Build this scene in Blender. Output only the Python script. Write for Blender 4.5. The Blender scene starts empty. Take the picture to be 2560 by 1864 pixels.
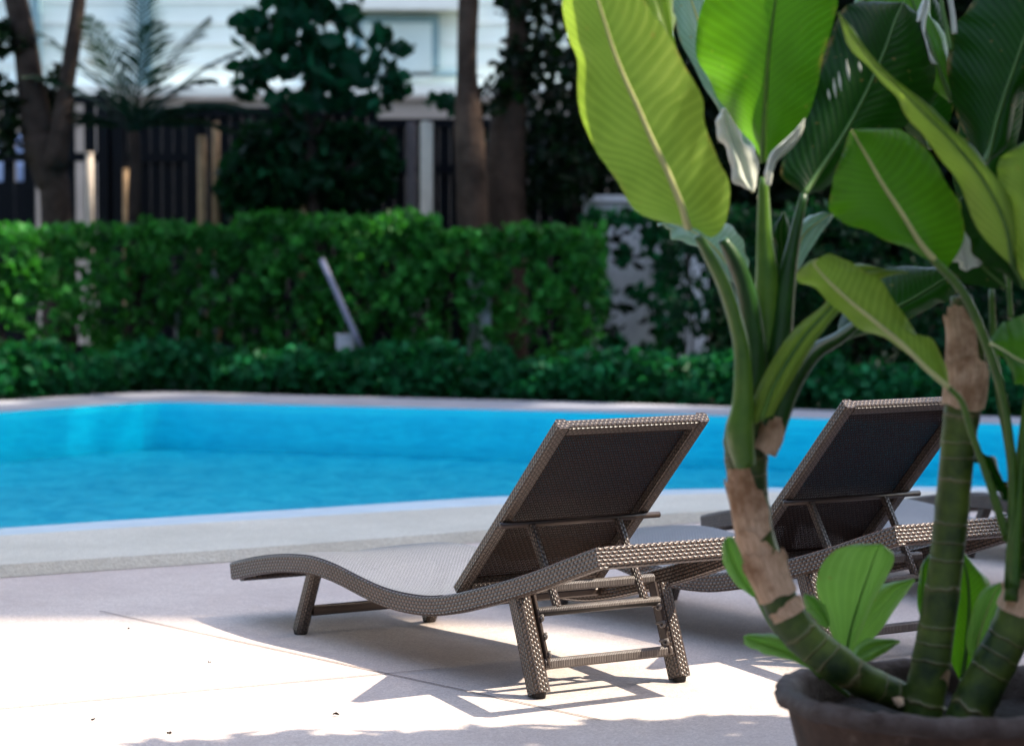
import bpy, math, random
import numpy as np
from mathutils import Vector, Matrix
from mathutils.geometry import tessellate_polygon
random.seed(7)
R = math.radians
S = bpy.context.scene
COL = S.collection

# ---------------------------------------------------------------- camera, sky, sun, exposure
FPX, CAMH, PITCH = 6426.0, 1.301, 0.052
K = 2560.0 / 2267.0
cam_d = bpy.data.cameras.new('camera')
cam = bpy.data.objects.new('camera', cam_d); COL.objects.link(cam)
cam.location = (0, 0, CAMH); cam.rotation_euler = (math.pi / 2 - PITCH, 0, 0)
cam_d.sensor_width = 36; cam_d.lens = FPX / 2560 * 36
cam_d.clip_start = 0.1; cam_d.clip_end = 600
cam_d.dof.use_dof = True; cam_d.dof.focus_distance = 7.45; cam_d.dof.aperture_fstop = 3.1
S.camera = cam

SUN_EL, SUN_AZ = R(54), R(90)          # sun stands over +X
w = bpy.data.worlds.new('World'); S.world = w; w.use_nodes = True
nt = w.node_tree; bg = nt.nodes['Background']
sky = nt.nodes.new('ShaderNodeTexSky'); sky.sky_type = 'NISHITA'; sky.sun_disc = False
sky.sun_elevation = SUN_EL; sky.sun_rotation = SUN_AZ; sky.air_density = 1.0; sky.dust_density = 1.5
wm = nt.nodes.new('ShaderNodeMix'); wm.data_type = 'RGBA'; wm.blend_type = 'MULTIPLY'; wm.inputs[0].default_value = 1; wm.inputs[7].default_value = (1.10, .99, .88, 1)   # humid, whitish sky
nt.links.new(sky.outputs[0], wm.inputs[6]); nt.links.new(wm.outputs[2], bg.inputs[0]); bg.inputs[1].default_value = 0.15
sd = bpy.data.lights.new('sun', 'SUN'); sd.energy = 2.1; sd.angle = R(0.5); sd.color = (1.0, .89, .74)
so = bpy.data.objects.new('sun', sd); COL.objects.link(so)
to_sun = Vector((math.cos(SUN_EL), 0, math.sin(SUN_EL)))
so.rotation_euler = to_sun.to_track_quat('Z', 'Y').to_euler(); so.location = (10, 0, 14)
S.view_settings.view_transform = 'Standard'; S.view_settings.look = 'None'
S.view_settings.exposure = 2.18; S.view_settings.gamma = 1.0
S.cycles.max_bounces = 8; S.cycles.transparent_max_bounces = 12
try: S.cycles.use_denoising = True
except Exception: pass

CP, SP = math.cos(PITCH), math.sin(PITCH)
def P(px, py, Y):
    """a point in the place, Y metres away, seen at full-size photo pixel px, py (used to measure the place)"""
    xx = (px - 1280) / FPX; yy = (932 - py) / FPX
    t = Y / (CP + yy * SP)
    return Vector((xx * t, Y, CAMH + (-SP + yy * CP) * t))
def V1(x, y, Y): return P(x * K, y * K, Y)

# ---------------------------------------------------------------- helpers
class MB:
    def __init__(s): s.v = []; s.f = []; s.uv = []; s.col = []
    def face(s, idx, uv=None): s.f.append(tuple(idx)); s.uv.append(uv or [(0, 0)] * len(idx))
    def add(s, pts): n = len(s.v); s.v += [tuple(p) for p in pts]; return n
    def box(s, x0, y0, z0, x1, y1, z1, M=None):
        p = [Vector((x, y, z)) for z in (z0, z1) for y in (y0, y1) for x in (x0, x1)]
        if M: p = [M @ q for q in p]
        n = s.add(p)
        dx, dy, dz = abs(x1-x0), abs(y1-y0), abs(z1-z0)
        for a, (p_, q_) in (((0,2,3,1),(dy,dx)), ((4,5,7,6),(dx,dy)), ((0,1,5,4),(dx,dz)), ((2,6,7,3),(dz,dx)), ((0,4,6,2),(dz,dy)), ((1,3,7,5),(dy,dz))):
            s.face([n+i for i in a], [(0,0),(p_,0),(p_,q_),(0,q_)])
    def ring_sweep(s, rings, per, lens, cap=True):
        k = len(rings[0]); base = [s.add(r) for r in rings]
        for i in range(len(rings)-1):
            for j in range(k):
                j2 = (j+1) % k; a, b = base[i], base[i+1]
                s.face((a+j, a+j2, b+j2, b+j), [(lens[i], per[j]), (lens[i], per[j+1]), (lens[i+1], per[j+1]), (lens[i+1], per[j])])
        if cap:
            for ring_, b0, rev in ((rings[0], base[0], True), (rings[-1], base[-1], False)):
                c0 = sum((Vector(q) for q in ring_), Vector())/k; ex = (Vector(ring_[1])-Vector(ring_[0])).normalized()
                nn_ = (Vector(ring_[0])-c0).cross(Vector(ring_[k//3])-c0).normalized(); ey = nn_.cross(ex)
                ids = list(range(k)); ids = ids[::-1] if rev else ids
                s.face([b0+j for j in ids], [((Vector(ring_[j])-c0).dot(ex)+.5, (Vector(ring_[j])-c0).dot(ey)+.5) for j in ids])
    def bar(s, path, w, h, side, ch=.006):
        """rectangular bar (chamfered) along path; side = direction of its width w"""
        side = Vector(side).normalized(); path = [Vector(p) for p in path]
        rings = []; lens = [0]
        for i, p in enumerate(path):
            t = (path[min(i+1, len(path)-1)] - path[max(i-1, 0)]).normalized()
            sd_ = (side - t * side.dot(t)).normalized(); up = t.cross(sd_).normalized()
            if i: lens.append(lens[-1] + (p - path[i-1]).length)
            a, b = w/2, h/2
            prof = [(-a+ch,-b),(a-ch,-b),(a,-b+ch),(a,b-ch),(a-ch,b),(-a+ch,b),(-a,b-ch),(-a,-b+ch)]
            rings.append([p + sd_*x + up*y for x, y in prof])
        per = [0]
        for i in range(8): per.append(per[-1] + (rings[0][(i+1) % 8] - rings[0][i]).length)
        s.ring_sweep(rings, per, lens)
    def tube(s, path, rad, n=10, cap=True, squash=1.0, ref=(0,0,1)):
        path = [Vector(p) for p in path]
        if not hasattr(rad, '__len__'): rad = [rad]*len(path)
        rings = []; lens = [0]
        for i, p in enumerate(path):
            t = (path[min(i+1, len(path)-1)] - path[max(i-1, 0)]).normalized()
            r_ = Vector(ref)
            if abs(t.dot(r_)) > .95: r_ = Vector((1, 0, 0))
            a = t.cross(r_).normalized(); b = t.cross(a).normalized()
            if i: lens.append(lens[-1] + (p - path[i-1]).length)
            rings.append([p + a*math.cos(2*math.pi*j/n)*rad[i] + b*math.sin(2*math.pi*j/n)*rad[i]*squash for j in range(n)])
        m = max(rad); per = [2*math.pi*m*j/n for j in range(n+1)]
        s.ring_sweep(rings, per, lens, cap)
    def build(s, name, mat, parent=None, smooth=False, kind=None):
        me = bpy.data.meshes.new(name); me.from_pydata(s.v, [], s.f)
        uvl = me.uv_layers.new(name='UVMap'); flat = [c for f in s.uv for u in f for c in u]
        uvl.data.foreach_set('uv', flat)
        if smooth: me.polygons.foreach_set('use_smooth', [True]*len(me.polygons))
        me.materials.append(mat); me.update()
        o = bpy.data.objects.new(name, me); COL.objects.link(o)
        if parent: o.parent = parent
        if kind: o['kind'] = kind
        return o
def empty(name, loc, label, cat, group=None, rz=0):
    o = bpy.data.objects.new(name, None); COL.objects.link(o); o.location = loc; o.rotation_euler = (0, 0, rz)
    o['label'] = label; o['category'] = cat; o.empty_display_size = .1
    if group: o['group'] = group
    return o
def tag(o, label, cat, group=None, kind=None):
    o['label'] = label; o['category'] = cat
    if group: o['group'] = group
    if kind: o['kind'] = kind
    return o
def copy_tree(o, parent=None):
    c = o.copy(); COL.objects.link(c)
    if parent: c.parent = parent
    for ch in list(o.children): copy_tree(ch, c)
    return c
def put(o, root):      # o was built in world space, hang it under root without moving it
    o.parent = root; o.matrix_parent_inverse = Matrix.Translation(-Vector(root.location)); return o
def cr(pts, n):
    """Catmull-Rom resample of a list of tuples/Vectors of any dimension"""
    a = np.array([list(p) for p in pts], float); m = len(a)
    a = np.vstack([2*a[0]-a[1], a, 2*a[-1]-a[-2]]); out = []
    for s_ in np.linspace(0, m-1, n):
        i = min(int(s_), m-2); t = s_-i; p0, p1, p2, p3 = a[i], a[i+1], a[i+2], a[i+3]
        out.append(.5*((2*p1)+(-p0+p2)*t+(2*p0-5*p1+4*p2-p3)*t*t+(-p0+3*p1-3*p2+p3)*t**3))
    return np.array(out)

# ---------------------------------------------------------------- materials
def newmat(name):
    m = bpy.data.materials.new(name); m.use_nodes = True; t = m.node_tree
    b = t.nodes['Principled BSDF']; return m, t, b
def N(t, typ, **kw):
    n = t.nodes.new('ShaderNode'+typ)
    for k, v in kw.items():
        if k.startswith('i_'):
            k = k[2:]; k = int(k) if k.isdigit() else k.replace('_', ' ')
            n.inputs[k].default_value = v
        else: setattr(n, k, v)
    return n
def math_(t, op, a, b=None, clamp=False):
    n = N(t, 'Math', operation=op, use_clamp=clamp)
    for i, x in enumerate((a, b)):
        if x is None: continue
        if isinstance(x, (int, float)): n.inputs[i].default_value = x
        else: t.links.new(x, n.inputs[i])
    return n.outputs[0]
def mixc(t, f, a, b, blend='MIX'):
    n = N(t, 'Mix', data_type='RGBA', blend_type=blend)
    for s_, x in ((0, f), (6, a), (7, b)):
        if isinstance(x, (int, float)): n.inputs[s_].default_value = x
        elif isinstance(x, tuple): n.inputs[s_].default_value = (*x, 1) if len(x) == 3 else x
        else: t.links.new(x, n.inputs[s_])
    return n.outputs[2]
def noise(t, scale, detail=3, rough=.55, coord=None, dist=0):
    n = N(t, 'TexNoise'); n.inputs['Scale'].default_value = scale; n.inputs['Detail'].default_value = detail
    n.inputs['Roughness'].default_value = rough; n.inputs['Distortion'].default_value = dist
    if coord is not None: t.links.new(coord, n.inputs['Vector'])
    return n.outputs[0]
def ramp(t, fac, stops):
    n = N(t, 'ValToRGB'); e = n.color_ramp.elements
    while len(e) < len(stops): e.new(.5)
    for i, (p_, c) in enumerate(stops):
        e[i].position = p_; e[i].color = (*c, 1) if len(c) == 3 else c
    t.links.new(fac, n.inputs[0]); return n.outputs[0]
def bump(t, b, h, strength=.5, dist=.01):
    n = N(t, 'Bump'); n.inputs['Strength'].default_value = strength; n.inputs['Distance'].default_value = dist
    t.links.new(h, n.inputs['Height']); t.links.new(n.outputs[0], b.inputs['Normal'])
def simple(name, col, rough=.6, nscale=8, var=.25, metal=0, bumpk=.2, bd=.004, col2=None):
    m, t, b = newmat(name); b.inputs['Specular IOR Level'].default_value = .5 if rough < .45 else .18; tc = N(t, 'TexCoord').outputs['Object']
    n = noise(t, nscale, 5, .6, tc)
    c2 = col2 or tuple(c*(1-var) for c in col)
    f = ramp(t, n, [(.35, (0,0,0)), (.65, (1,1,1))])
    t.links.new(mixc(t, f, c2, col), b.inputs['Base Color'])
    b.inputs['Roughness'].default_value = rough; b.inputs['Metallic'].default_value = metal
    if bumpk: bump(t, b, noise(t, nscale*6, 4, .6, tc), bumpk, bd)
    return m

def wicker(name, colA, colB, du, dv, holes=0.0, rough=.38, bd=.003, spec=.5):
    """plaited strands: rows of short rounded strokes in UV metres, optionally with small gaps"""
    m, t, b = newmat(name)
    uv = N(t, 'UVMap'); sep = N(t, 'SeparateXYZ'); t.links.new(uv.outputs[0], sep.inputs[0])
    v = math_(t, 'DIVIDE', sep.outputs[1], dv); row = math_(t, 'FLOOR', v)
    off = math_(t, 'MULTIPLY', math_(t, 'FRACT', math_(t, 'MULTIPLY', row, .5)), 1.0)
    u = math_(t, 'ADD', math_(t, 'DIVIDE', sep.outputs[0], du), off)
    fu = math_(t, 'ABSOLUTE', math_(t, 'SUBTRACT', math_(t, 'MULTIPLY', math_(t, 'FRACT', u), 2), 1))
    fv = math_(t, 'ABSOLUTE', math_(t, 'SUBTRACT', math_(t, 'MULTIPLY', math_(t, 'FRACT', v), 2), 1))
    hu = math_(t, 'SUBTRACT', 1, math_(t, 'POWER', fu, 2.2)); hv = math_(t, 'SUBTRACT', 1, math_(t, 'POWER', fv, 2.2))
    h = math_(t, 'MULTIPLY', hu, hv)
    tc = N(t, 'TexCoord').outputs['Object']
    nz = noise(t, 60, 3, .6, tc); nl = noise(t, 5, 3, .6, tc)
    cid = N(t, 'TexWhiteNoise', noise_dimensions='2D'); cb = N(t, 'CombineXYZ')
    t.links.new(math_(t, 'FLOOR', u), cb.inputs[0]); t.links.new(row, cb.inputs[1]); t.links.new(cb.outputs[0], cid.inputs[0])
    tone = math_(t, 'ADD', math_(t, 'MULTIPLY', cid.outputs[0], .45), math_(t, 'MULTIPLY', nl, .5))
    c = mixc(t, tone, colB, colA)
    hh = ramp(t, h, [(0.08, (.04,.035,.03)), (.62, (1,1,1))])
    c = mixc(t, 1.0, c, hh, 'MULTIPLY')
    t.links.new(c, b.inputs['Base Color'])
    b.inputs['Roughness'].default_value = rough
    b.inputs['Specular IOR Level'].default_value = spec
    bump(t, b, math_(t, 'ADD', h, math_(t, 'MULTIPLY', nz, .15)), .9, bd)
    if holes:
        big = math_(t, 'GREATER_THAN', math_(t, 'MULTIPLY', fu, fv), 1-holes)
        tr = N(t, 'BsdfTransparent'); mx = N(t, 'MixShader'); out = t.nodes['Material Output']
        t.links.new(big, mx.inputs[0]); t.links.new(b.outputs[0], mx.inputs[1]); t.links.new(tr.outputs[0], mx.inputs[2])
        t.links.new(mx.outputs[0], out.inputs[0])
    return m

M = {}
M['rail'] = wicker('plaited_rail', (.150,.095,.070), (.058,.036,.028), .020, .0105, rough=.30, spec=.55)
M['seat'] = wicker('plaited_seat', (.27,.255,.25), (.18,.17,.17), .0125, .0085, holes=.26, rough=.33, bd=.0012, spec=1.0)  # same wicker as the frame; grazing sky sheen painted in as pale grey
M['back'] = wicker('plaited_back', (.044,.021,.015), (.015,.008,.006), .0165, .0115, holes=.16, rough=.55, bd=.002, spec=.12)  # same wicker again, its shaded look painted in as a darker colour
M['leg'] = wicker('plaited_leg', (.15,.105,.083), (.058,.041,.033), .016, .009, rough=.30, spec=.6)
M['wrap'] = wicker('wrapped_bar', (.22,.19,.175), (.11,.09,.08), .006, .2, rough=.4, bd=.002)
M['metal'] = simple('brown_metal', (.07,.05,.042), .35, 20, .2, metal=.3, bumpk=.05)
M['rubber'] = simple('rubber', (.03,.028,.03), .6, 20)
M['hook'] = simple('plastic_hook', (.17,.15,.14), .4, 20, .15)

# deck: washed pebble aggregate
m, t, b = newmat('pebble_wash'); tc = N(t, 'TexCoord').outputs['Object']
vor = N(t, 'TexVoronoi'); vor.inputs['Scale'].default_value = 170; t.links.new(tc, vor.inputs['Vector'])
peb = N(t, 'SeparateColor'); t.links.new(vor.outputs['Color'], peb.inputs[0])
big = noise(t, 1.1, 6, .6, tc); mid = noise(t, 5, 6, .65, tc)
c = mixc(t, ramp(t, big, [(.35,(0,0,0)),(.7,(1,1,1))]), (.56,.475,.43), (.69,.61,.54))
c = mixc(t, math_(t, 'MULTIPLY', peb.outputs[0], .6), c, (.33,.265,.24))
c = mixc(t, ramp(t, noise(t, 2.6, 6, .7, tc, .6), [(.48,(0,0,0)),(.72,(.40,.40,.40))]), c, (.40,.33,.29))
c = mixc(t, ramp(t, noise(t, 16, 5, .75, tc), [(.5,(0,0,0)),(.75,(.5,.5,.5))]), c, (.45,.37,.32))
c = mixc(t, ramp(t, mid, [(.55,(0,0,0)),(.78,(.45,.45,.45))]), c, (.38,.31,.26))
sp = noise(t, 46, 2, .5, tc); c = mixc(t, ramp(t, sp, [(.765,(0,0,0)),(.79,(.8,.8,.8))]), c, (.12,.10,.09))
t.links.new(c, b.inputs['Base Color']); b.inputs['Roughness'].default_value = .75
bump(t, b, vor.outputs['Distance'], .35, .004); M['deck'] = m
# coping
m, t, b = newmat('exposed_aggregate'); tc = N(t, 'TexCoord').outputs['Object']
vor = N(t, 'TexVoronoi'); vor.inputs['Scale'].default_value = 110; t.links.new(tc, vor.inputs['Vector'])
peb = N(t, 'SeparateColor'); t.links.new(vor.outputs['Color'], peb.inputs[0])
c = mixc(t, ramp(t, noise(t, 1.5, 5, .6, tc), [(.35,(0,0,0)),(.7,(1,1,1))]), (.53,.51,.43), (.66,.64,.55))
c = mixc(t, math_(t, 'MULTIPLY', peb.outputs[0], .5), c, (.36,.33,.27))
t.links.new(c, b.inputs['Base Color']); b.inputs['Roughness'].default_value = .8
bump(t, b, vor.outputs['Distance'], .6, .006); M['coping'] = m
M['gutter'] = simple('white_wet_edge', (.74,.88,.97), .25, 6, .08)
M['farcoping'] = simple('far_coping', (.42,.42,.46), .5, 3, .15)
M['joint'] = simple('joint', (.22,.18,.17), .8, 20)
M['soil'] = simple('soil', (.02,.014,.010), .9, 6, .5, bumpk=.8, bd=.02)
M['ground'] = simple('garden_ground', (.05,.055,.03), .95, 3, .5, bumpk=.6, bd=.03)
# pool tiles
m, t, b = newmat('pool_mosaic'); tc = N(t, 'TexCoord').outputs['Object']
br = N(t, 'TexBrick'); br.offset = 0; br.inputs['Scale'].default_value = 1; br.inputs['Brick Width'].default_value = .05; br.inputs['Row Height'].default_value = .05
br.inputs['Mortar Size'].default_value = .003; br.inputs['Color1'].default_value = (.0,.37,.49,1); br.inputs['Color2'].default_value = (.0,.43,.56,1); br.inputs['Mortar'].default_value = (.02,.30,.46,1)
t.links.new(tc, br.inputs['Vector'])
c = mixc(t, ramp(t, noise(t, .8, 4, .6, tc), [(.3,(0,0,0)),(.7,(1,1,1))]), br.outputs[0], (.0,.47,.59))
t.links.new(c, b.inputs['Base Color']); b.inputs['Roughness'].default_value = .4; M['pool'] = m
m, t, b = newmat('pool_wall_mosaic'); tc = N(t, 'TexCoord').outputs['Object']
c = mixc(t, ramp(t, noise(t, 2.2, 4, .6, tc), [(.3,(0,0,0)),(.7,(1,1,1))]), (.0,.74,.92), (.0,.82,.97))
sp_ = N(t, 'SeparateXYZ'); t.links.new(tc, sp_.inputs[0]); dz_ = math_(t, 'DIVIDE', math_(t, 'ADD', sp_.outputs[2], .33), .12, True)
c = mixc(t, dz_, (.0,.64,.80), c)  # water depth tint painted in: darker towards the pool floor
t.links.new(c, b.inputs['Base Color']); b.inputs['Roughness'].default_value = .4; M['poolwall'] = m
# water: clear tinted sheet with small ripples
m, t, b = newmat('pool_water'); t.nodes.remove(b); tc = N(t, 'TexCoord').outputs['Object']
mpw = N(t, 'Mapping'); mpw.inputs['Scale'].default_value = (1.0, .55, 1); t.links.new(tc, mpw.inputs[0]); tcw = mpw.outputs[0]
n1 = noise(t, 5.5, 4, .6, tcw, .6)
bp = N(t, 'Bump'); bp.inputs['Strength'].default_value = .5; bp.inputs['Distance'].default_value = .03; t.links.new(n1, bp.inputs['Height'])
tr = N(t, 'BsdfTransparent'); gl = N(t, 'BsdfGlossy'); gl.inputs['Roughness'].default_value = .06
tint = mixc(t, ramp(t, noise(t, 6.5, 4, .7, tcw, .8), [(.36,(0,0,0)),(.62,(1,1,1))]), (.50,.76,.86), (.95,1,1))  # light and dark ripple flecks painted into the tint
t.links.new(tint, tr.inputs[0]); t.links.new(bp.outputs[0], gl.inputs['Normal'])
gl.inputs[0].default_value = (.75,.9,1,1)
fr = N(t, 'Fresnel'); fr.inputs[0].default_value = 1.33; t.links.new(bp.outputs[0], fr.inputs['Normal'])
mx = N(t, 'MixShader'); t.links.new(math_(t, 'MULTIPLY', fr.outputs[0], .10), mx.inputs[0]); t.links.new(tr.outputs[0], mx.inputs[1]); t.links.new(gl.outputs[0], mx.inputs[2])
t.links.new(mx.outputs[0], t.nodes['Material Output'].inputs[0]); M['water'] = m

def foliage_mat(name, c1, c2, trans=.3, rough=.45):
    m, t, b = newmat(name)
    b.inputs['Specular IOR Level'].default_value = .12
    at = N(t, 'Attribute'); at.attribute_name = 'leafvar'
    c = mixc(t, at.outputs['Fac'], c1, c2)
    t.links.new(c, b.inputs['Base Color']); b.inputs['Roughness'].default_value = rough
    tl = N(t, 'BsdfTranslucent'); t.links.new(mixc(t, .5, c, (c2[0]*1.3, c2[1]*1.6, c2[2]*.6)), tl.inputs[0])
    mx = N(t, 'MixShader'); mx.inputs[0].default_value = trans
    t.links.new(b.outputs[0], mx.inputs[1]); t.links.new(tl.outputs[0], mx.inputs[2])
    t.links.new(mx.outputs[0], t.nodes['Material Output'].inputs[0]); return m
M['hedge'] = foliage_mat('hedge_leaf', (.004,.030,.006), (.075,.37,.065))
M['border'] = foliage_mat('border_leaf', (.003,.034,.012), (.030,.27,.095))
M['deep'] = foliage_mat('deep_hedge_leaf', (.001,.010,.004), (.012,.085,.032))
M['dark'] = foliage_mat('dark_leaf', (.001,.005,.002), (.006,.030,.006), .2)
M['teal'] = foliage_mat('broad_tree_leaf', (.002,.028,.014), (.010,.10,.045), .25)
M['palm'] = foliage_mat('palm_leaf', (.003,.020,.012), (.010,.055,.028), .2)
M['bark'] = simple('bark', (.055,.038,.030), .9, 7, .6, bumpk=1, bd=.02)
M['warmbark'] = simple('warm_bark', (.085,.055,.04), .9, 4, .6, bumpk=1, bd=.02)
M['darkbark'] = simple('dark_bark', (.035,.025,.02), .9, 9, .5, bumpk=1, bd=.02)
M['fence'] = simple('dark_fence_paint', (.004,.006,.011), .6, 12)
M['creampost'] = simple('cream_post', (.60,.52,.44), .7, 9, .15)
M['greypost'] = simple('grey_post', (.28,.24,.25), .7, 9, .15)
M['bamboo'] = simple('bamboo', (.50,.33,.18), .6, 7, .35)
M['whitepaint'] = simple('white_paint', (.78,.80,.80), .6, 5, .08)
M['bluewhite'] = simple('blue_white_plastic', (.38,.48,.78), .4, 3, .15)
M['greypole'] = simple('galvanised_pole', (.24,.24,.32), .4, 9, .15)
M['creamwall'] = simple('cream_wall', (.55,.46,.40), .8, 3, .2)
M['whitestone'] = simple('white_stone', (.62,.60,.64), .8, 5, .35, bumpk=.8, bd=.03)
M['brightstone'] = simple('bright_stone', (.84,.83,.86), .8, 5, .2)
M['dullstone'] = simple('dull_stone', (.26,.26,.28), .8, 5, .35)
M['facade'] = simple('pale_facade', (.80,.90,.88), .8, 1.2, .08)
M['facadetrim'] = simple('facade_trim', (.75,.78,.76), .7, 3, .06)
M['winframe'] = simple('window_frame_paint', (.20,.33,.38), .6, 5, .1)
M['glass'] = simple('window_pane', (.60,.72,.73), .15, 2, .12, bumpk=0)
M['shade_block'] = simple('shade_block_plaster', (.42,.40,.38), .85, 1, .12)
M['shade_block_win'] = simple('shade_block_glass', (.05,.07,.09), .1, 1, .2, bumpk=0)

# dumb cane leaves
def leafmat(name, c1, c2, tc_, trans, rough=.36, glow_patches=0.0, nveins=26, spec=.4):
    m, t, b = newmat(name); b.inputs['Specular IOR Level'].default_value = spec
    uv = N(t, 'UVMap'); sep = N(t, 'SeparateXYZ'); t.links.new(uv.outputs[0], sep.inputs[0])
    au = math_(t, 'ABSOLUTE', sep.outputs[0])
    ph = math_(t, 'SUBTRACT', math_(t, 'MULTIPLY', sep.outputs[1], nveins), math_(t, 'MULTIPLY', au, 5.0))
    tcx = N(t, 'TexCoord').outputs['Object']
    nz = noise(t, 9, 4, .6, tcx); ph = math_(t, 'ADD', ph, math_(t, 'MULTIPLY', nz, .5))
    wv = math_(t, 'MULTIPLY', math_(t, 'ADD', math_(t, 'SINE', math_(t, 'MULTIPLY', ph, 6.283)), 1), .5)
    fine = math_(t, 'MULTIPLY', math_(t, 'ADD', math_(t, 'SINE', math_(t, 'MULTIPLY', ph, 25.1)), 1), .5)
    vein = math_(t, 'ADD', math_(t, 'MULTIPLY', math_(t, 'POWER', wv, 3), .6), math_(t, 'MULTIPLY', fine, .25))
    f = math_(t, 'ADD', math_(t, 'MULTIPLY', vein, .5), math_(t, 'MULTIPLY', nz, .6))
    f = math_(t, 'ADD', f, math_(t, 'MULTIPLY', math_(t, 'SUBTRACT', 1, au, True), .12))
    f = math_(t, 'ADD', f, math_(t, 'MULTIPLY', math_(t, 'SUBTRACT', noise(t, 3.2, 3, .6, tcx, .8), .5), 1.3))
    c = mixc(t, ramp(t, f, [(.2,(0,0,0)),(.85,(1,1,1))]), c1, c2)
    if glow_patches:
        pn = noise(t, 7, 5, .7, tcx, .5)
        c = mixc(t, ramp(t, pn, [(1-glow_patches-.02,(0,0,0)),(1-glow_patches+.03,(1,1,1))]), c, (.30,.36,.06))  # yellow patches paint light glowing through the blade
    eg = math_(t, 'MULTIPLY', ramp(t, au, [(.90,(0,0,0)),(.98,(1,1,1))]), ramp(t, noise(t, 14, 4, .7, tcx), [(.50,(0,0,0)),(.60,(1,1,1))]))
    spt = ramp(t, noise(t, 38, 2, .5, tcx), [(.70,(0,0,0)),(.74,(.7,.7,.7))])
    c = mixc(t, math_(t, 'MAXIMUM', eg, spt), c, (.20,.13,.04))
    t.links.new(c, b.inputs['Base Color']); b.inputs['Roughness'].default_value = rough
    bump(t, b, math_(t, 'ADD', math_(t, 'MULTIPLY', wv, .35), math_(t, 'MULTIPLY', nz, 1.2)), .32, .006)
    tl = N(t, 'BsdfTranslucent'); t.links.new(mixc(t, f, tc_, tuple(x*1.5 for x in tc_)), tl.inputs[0])
    mx = N(t, 'MixShader'); mx.inputs[0].default_value = trans
    t.links.new(b.outputs[0], mx.inputs[1]); t.links.new(tl.outputs[0], mx.inputs[2])
    t.links.new(mx.outputs[0], t.nodes['Material Output'].inputs[0]); return m
M['leafolive'] = leafmat('leaf_olive', (.022,.085,.004), (.20,.27,.06), (.28,.42,.04), .50, spec=.3)
M['leafgreen'] = leafmat('leaf_green', (.004,.042,.003), (.030,.145,.009), (.12,.34,.008), .42, glow_patches=.27)
M['leafdark'] = leafmat('leaf_dark', (.002,.016,.002), (.006,.045,.004), (.012,.07,.002), .30, rough=.42, spec=.2)
M['leafpale'] = leafmat('leaf_pale', (.10,.22,.17), (.22,.36,.30), (.3,.5,.3), .3, rough=.3)  # sky reflection painted into the blade's pale teal colour
M['leafyoung'] = leafmat('leaf_young', (.10,.25,.04), (.17,.33,.08), (.22,.46,.06), .35, nveins=2, rough=.45)
M['midrib'] = simple('midrib', (.58,.58,.24), .4, 12, .2, bumpk=.1)
M['midribdark'] = simple('midrib_dark', (.07,.17,.02), .4, 12, .3, bumpk=.1)
M['petiole'] = simple('petiole', (.09,.19,.018), .38, 9, .5, bumpk=.2, col2=(.03,.10,.008))
M['petioledark'] = simple('petiole_dark', (.014,.07,.006), .38, 9, .5, bumpk=.2)
m, t, b = newmat('dry_sheath'); uv = N(t, 'UVMap'); mp = N(t, 'Mapping'); mp.inputs['Scale'].default_value = (45, 2.2, 1); t.links.new(uv.outputs[0], mp.inputs[0])
fib = noise(t, 1, 4, .6, mp.outputs[0]); tcx = N(t, 'TexCoord').outputs['Object']; blot = noise(t, 11, 5, .65, tcx)
c = mixc(t, ramp(t, fib, [(.3,(0,0,0)),(.7,(1,1,1))]), (.50,.29,.16), (.86,.62,.42))
c = mixc(t, ramp(t, blot, [(.46,(0,0,0)),(.64,(.85,.85,.85))]), c, (.26,.13,.06))
t.links.new(c, b.inputs['Base Color']); b.inputs['Roughness'].default_value = .75; b.inputs['Specular IOR Level'].default_value = .2
bump(t, b, math_(t, 'ADD', fib, blot), .8, .006); M['dry'] = m
M['white_tissue_and_light'] = simple('bleached_and_lit_leaf', (.75,.78,.68), .6, 12, .15)  # white leaf tissue; also stands in for light on dark leaves
# ringed cane
m, t, b = newmat('ringed_cane'); uv = N(t, 'UVMap'); sep = N(t, 'SeparateXYZ'); t.links.new(uv.outputs[0], sep.inputs[0])
tcx = N(t, 'TexCoord').outputs['Object']; nz = noise(t, 12, 4, .6, tcx)
ph = math_(t, 'ADD', math_(t, 'ADD', math_(t, 'MULTIPLY', sep.outputs[0], 18), math_(t, 'MULTIPLY', nz, .8)), math_(t, 'MULTIPLY', math_(t, 'SINE', math_(t, 'MULTIPLY', sep.outputs[0], 31)), .35))
rg = math_(t, 'POWER', math_(t, 'ABSOLUTE', math_(t, 'SUBTRACT', math_(t, 'MULTIPLY', math_(t, 'FRACT', ph), 2), 1)), 14)
gr = mixc(t, ramp(t, nz, [(.35,(0,0,0)),(.65,(1,1,1))]), (.006,.028,.004), (.09,.14,.015))
c = mixc(t, math_(t, 'MULTIPLY', rg, math_(t, 'ADD', noise(t, 5, 3, .6, tcx), .25, True)), gr, (.30,.24,.12)); t.links.new(c, b.inputs['Base Color']); b.inputs['Roughness'].default_value = .5
bump(t, b, math_(t, 'ADD', rg, math_(t, 'MULTIPLY', nz, .4)), .7, .006); M['cane'] = m
# pot clay
m, t, b = newmat('old_clay'); tcx = N(t, 'TexCoord').outputs['Object']
c = mixc(t, ramp(t, noise(t, 6, 6, .7, tcx), [(.35,(0,0,0)),(.7,(1,1,1))]), (.04,.022,.015), (.12,.068,.045))
c = mixc(t, ramp(t, noise(t, 22, 5, .7, tcx), [(.6,(0,0,0)),(.75,(.6,.6,.6))]), c, (.24,.17,.13))
t.links.new(c, b.inputs['Base Color']); b.inputs['Roughness'].default_value = .85
bump(t, b, noise(t, 40, 5, .7, tcx), .8, .01); M['clay'] = m
M['potrim'] = simple('weathered_rim', (.13,.105,.095), .8, 11, .45, bumpk=.8, bd=.008, col2=(.05,.032,.025))

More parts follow.
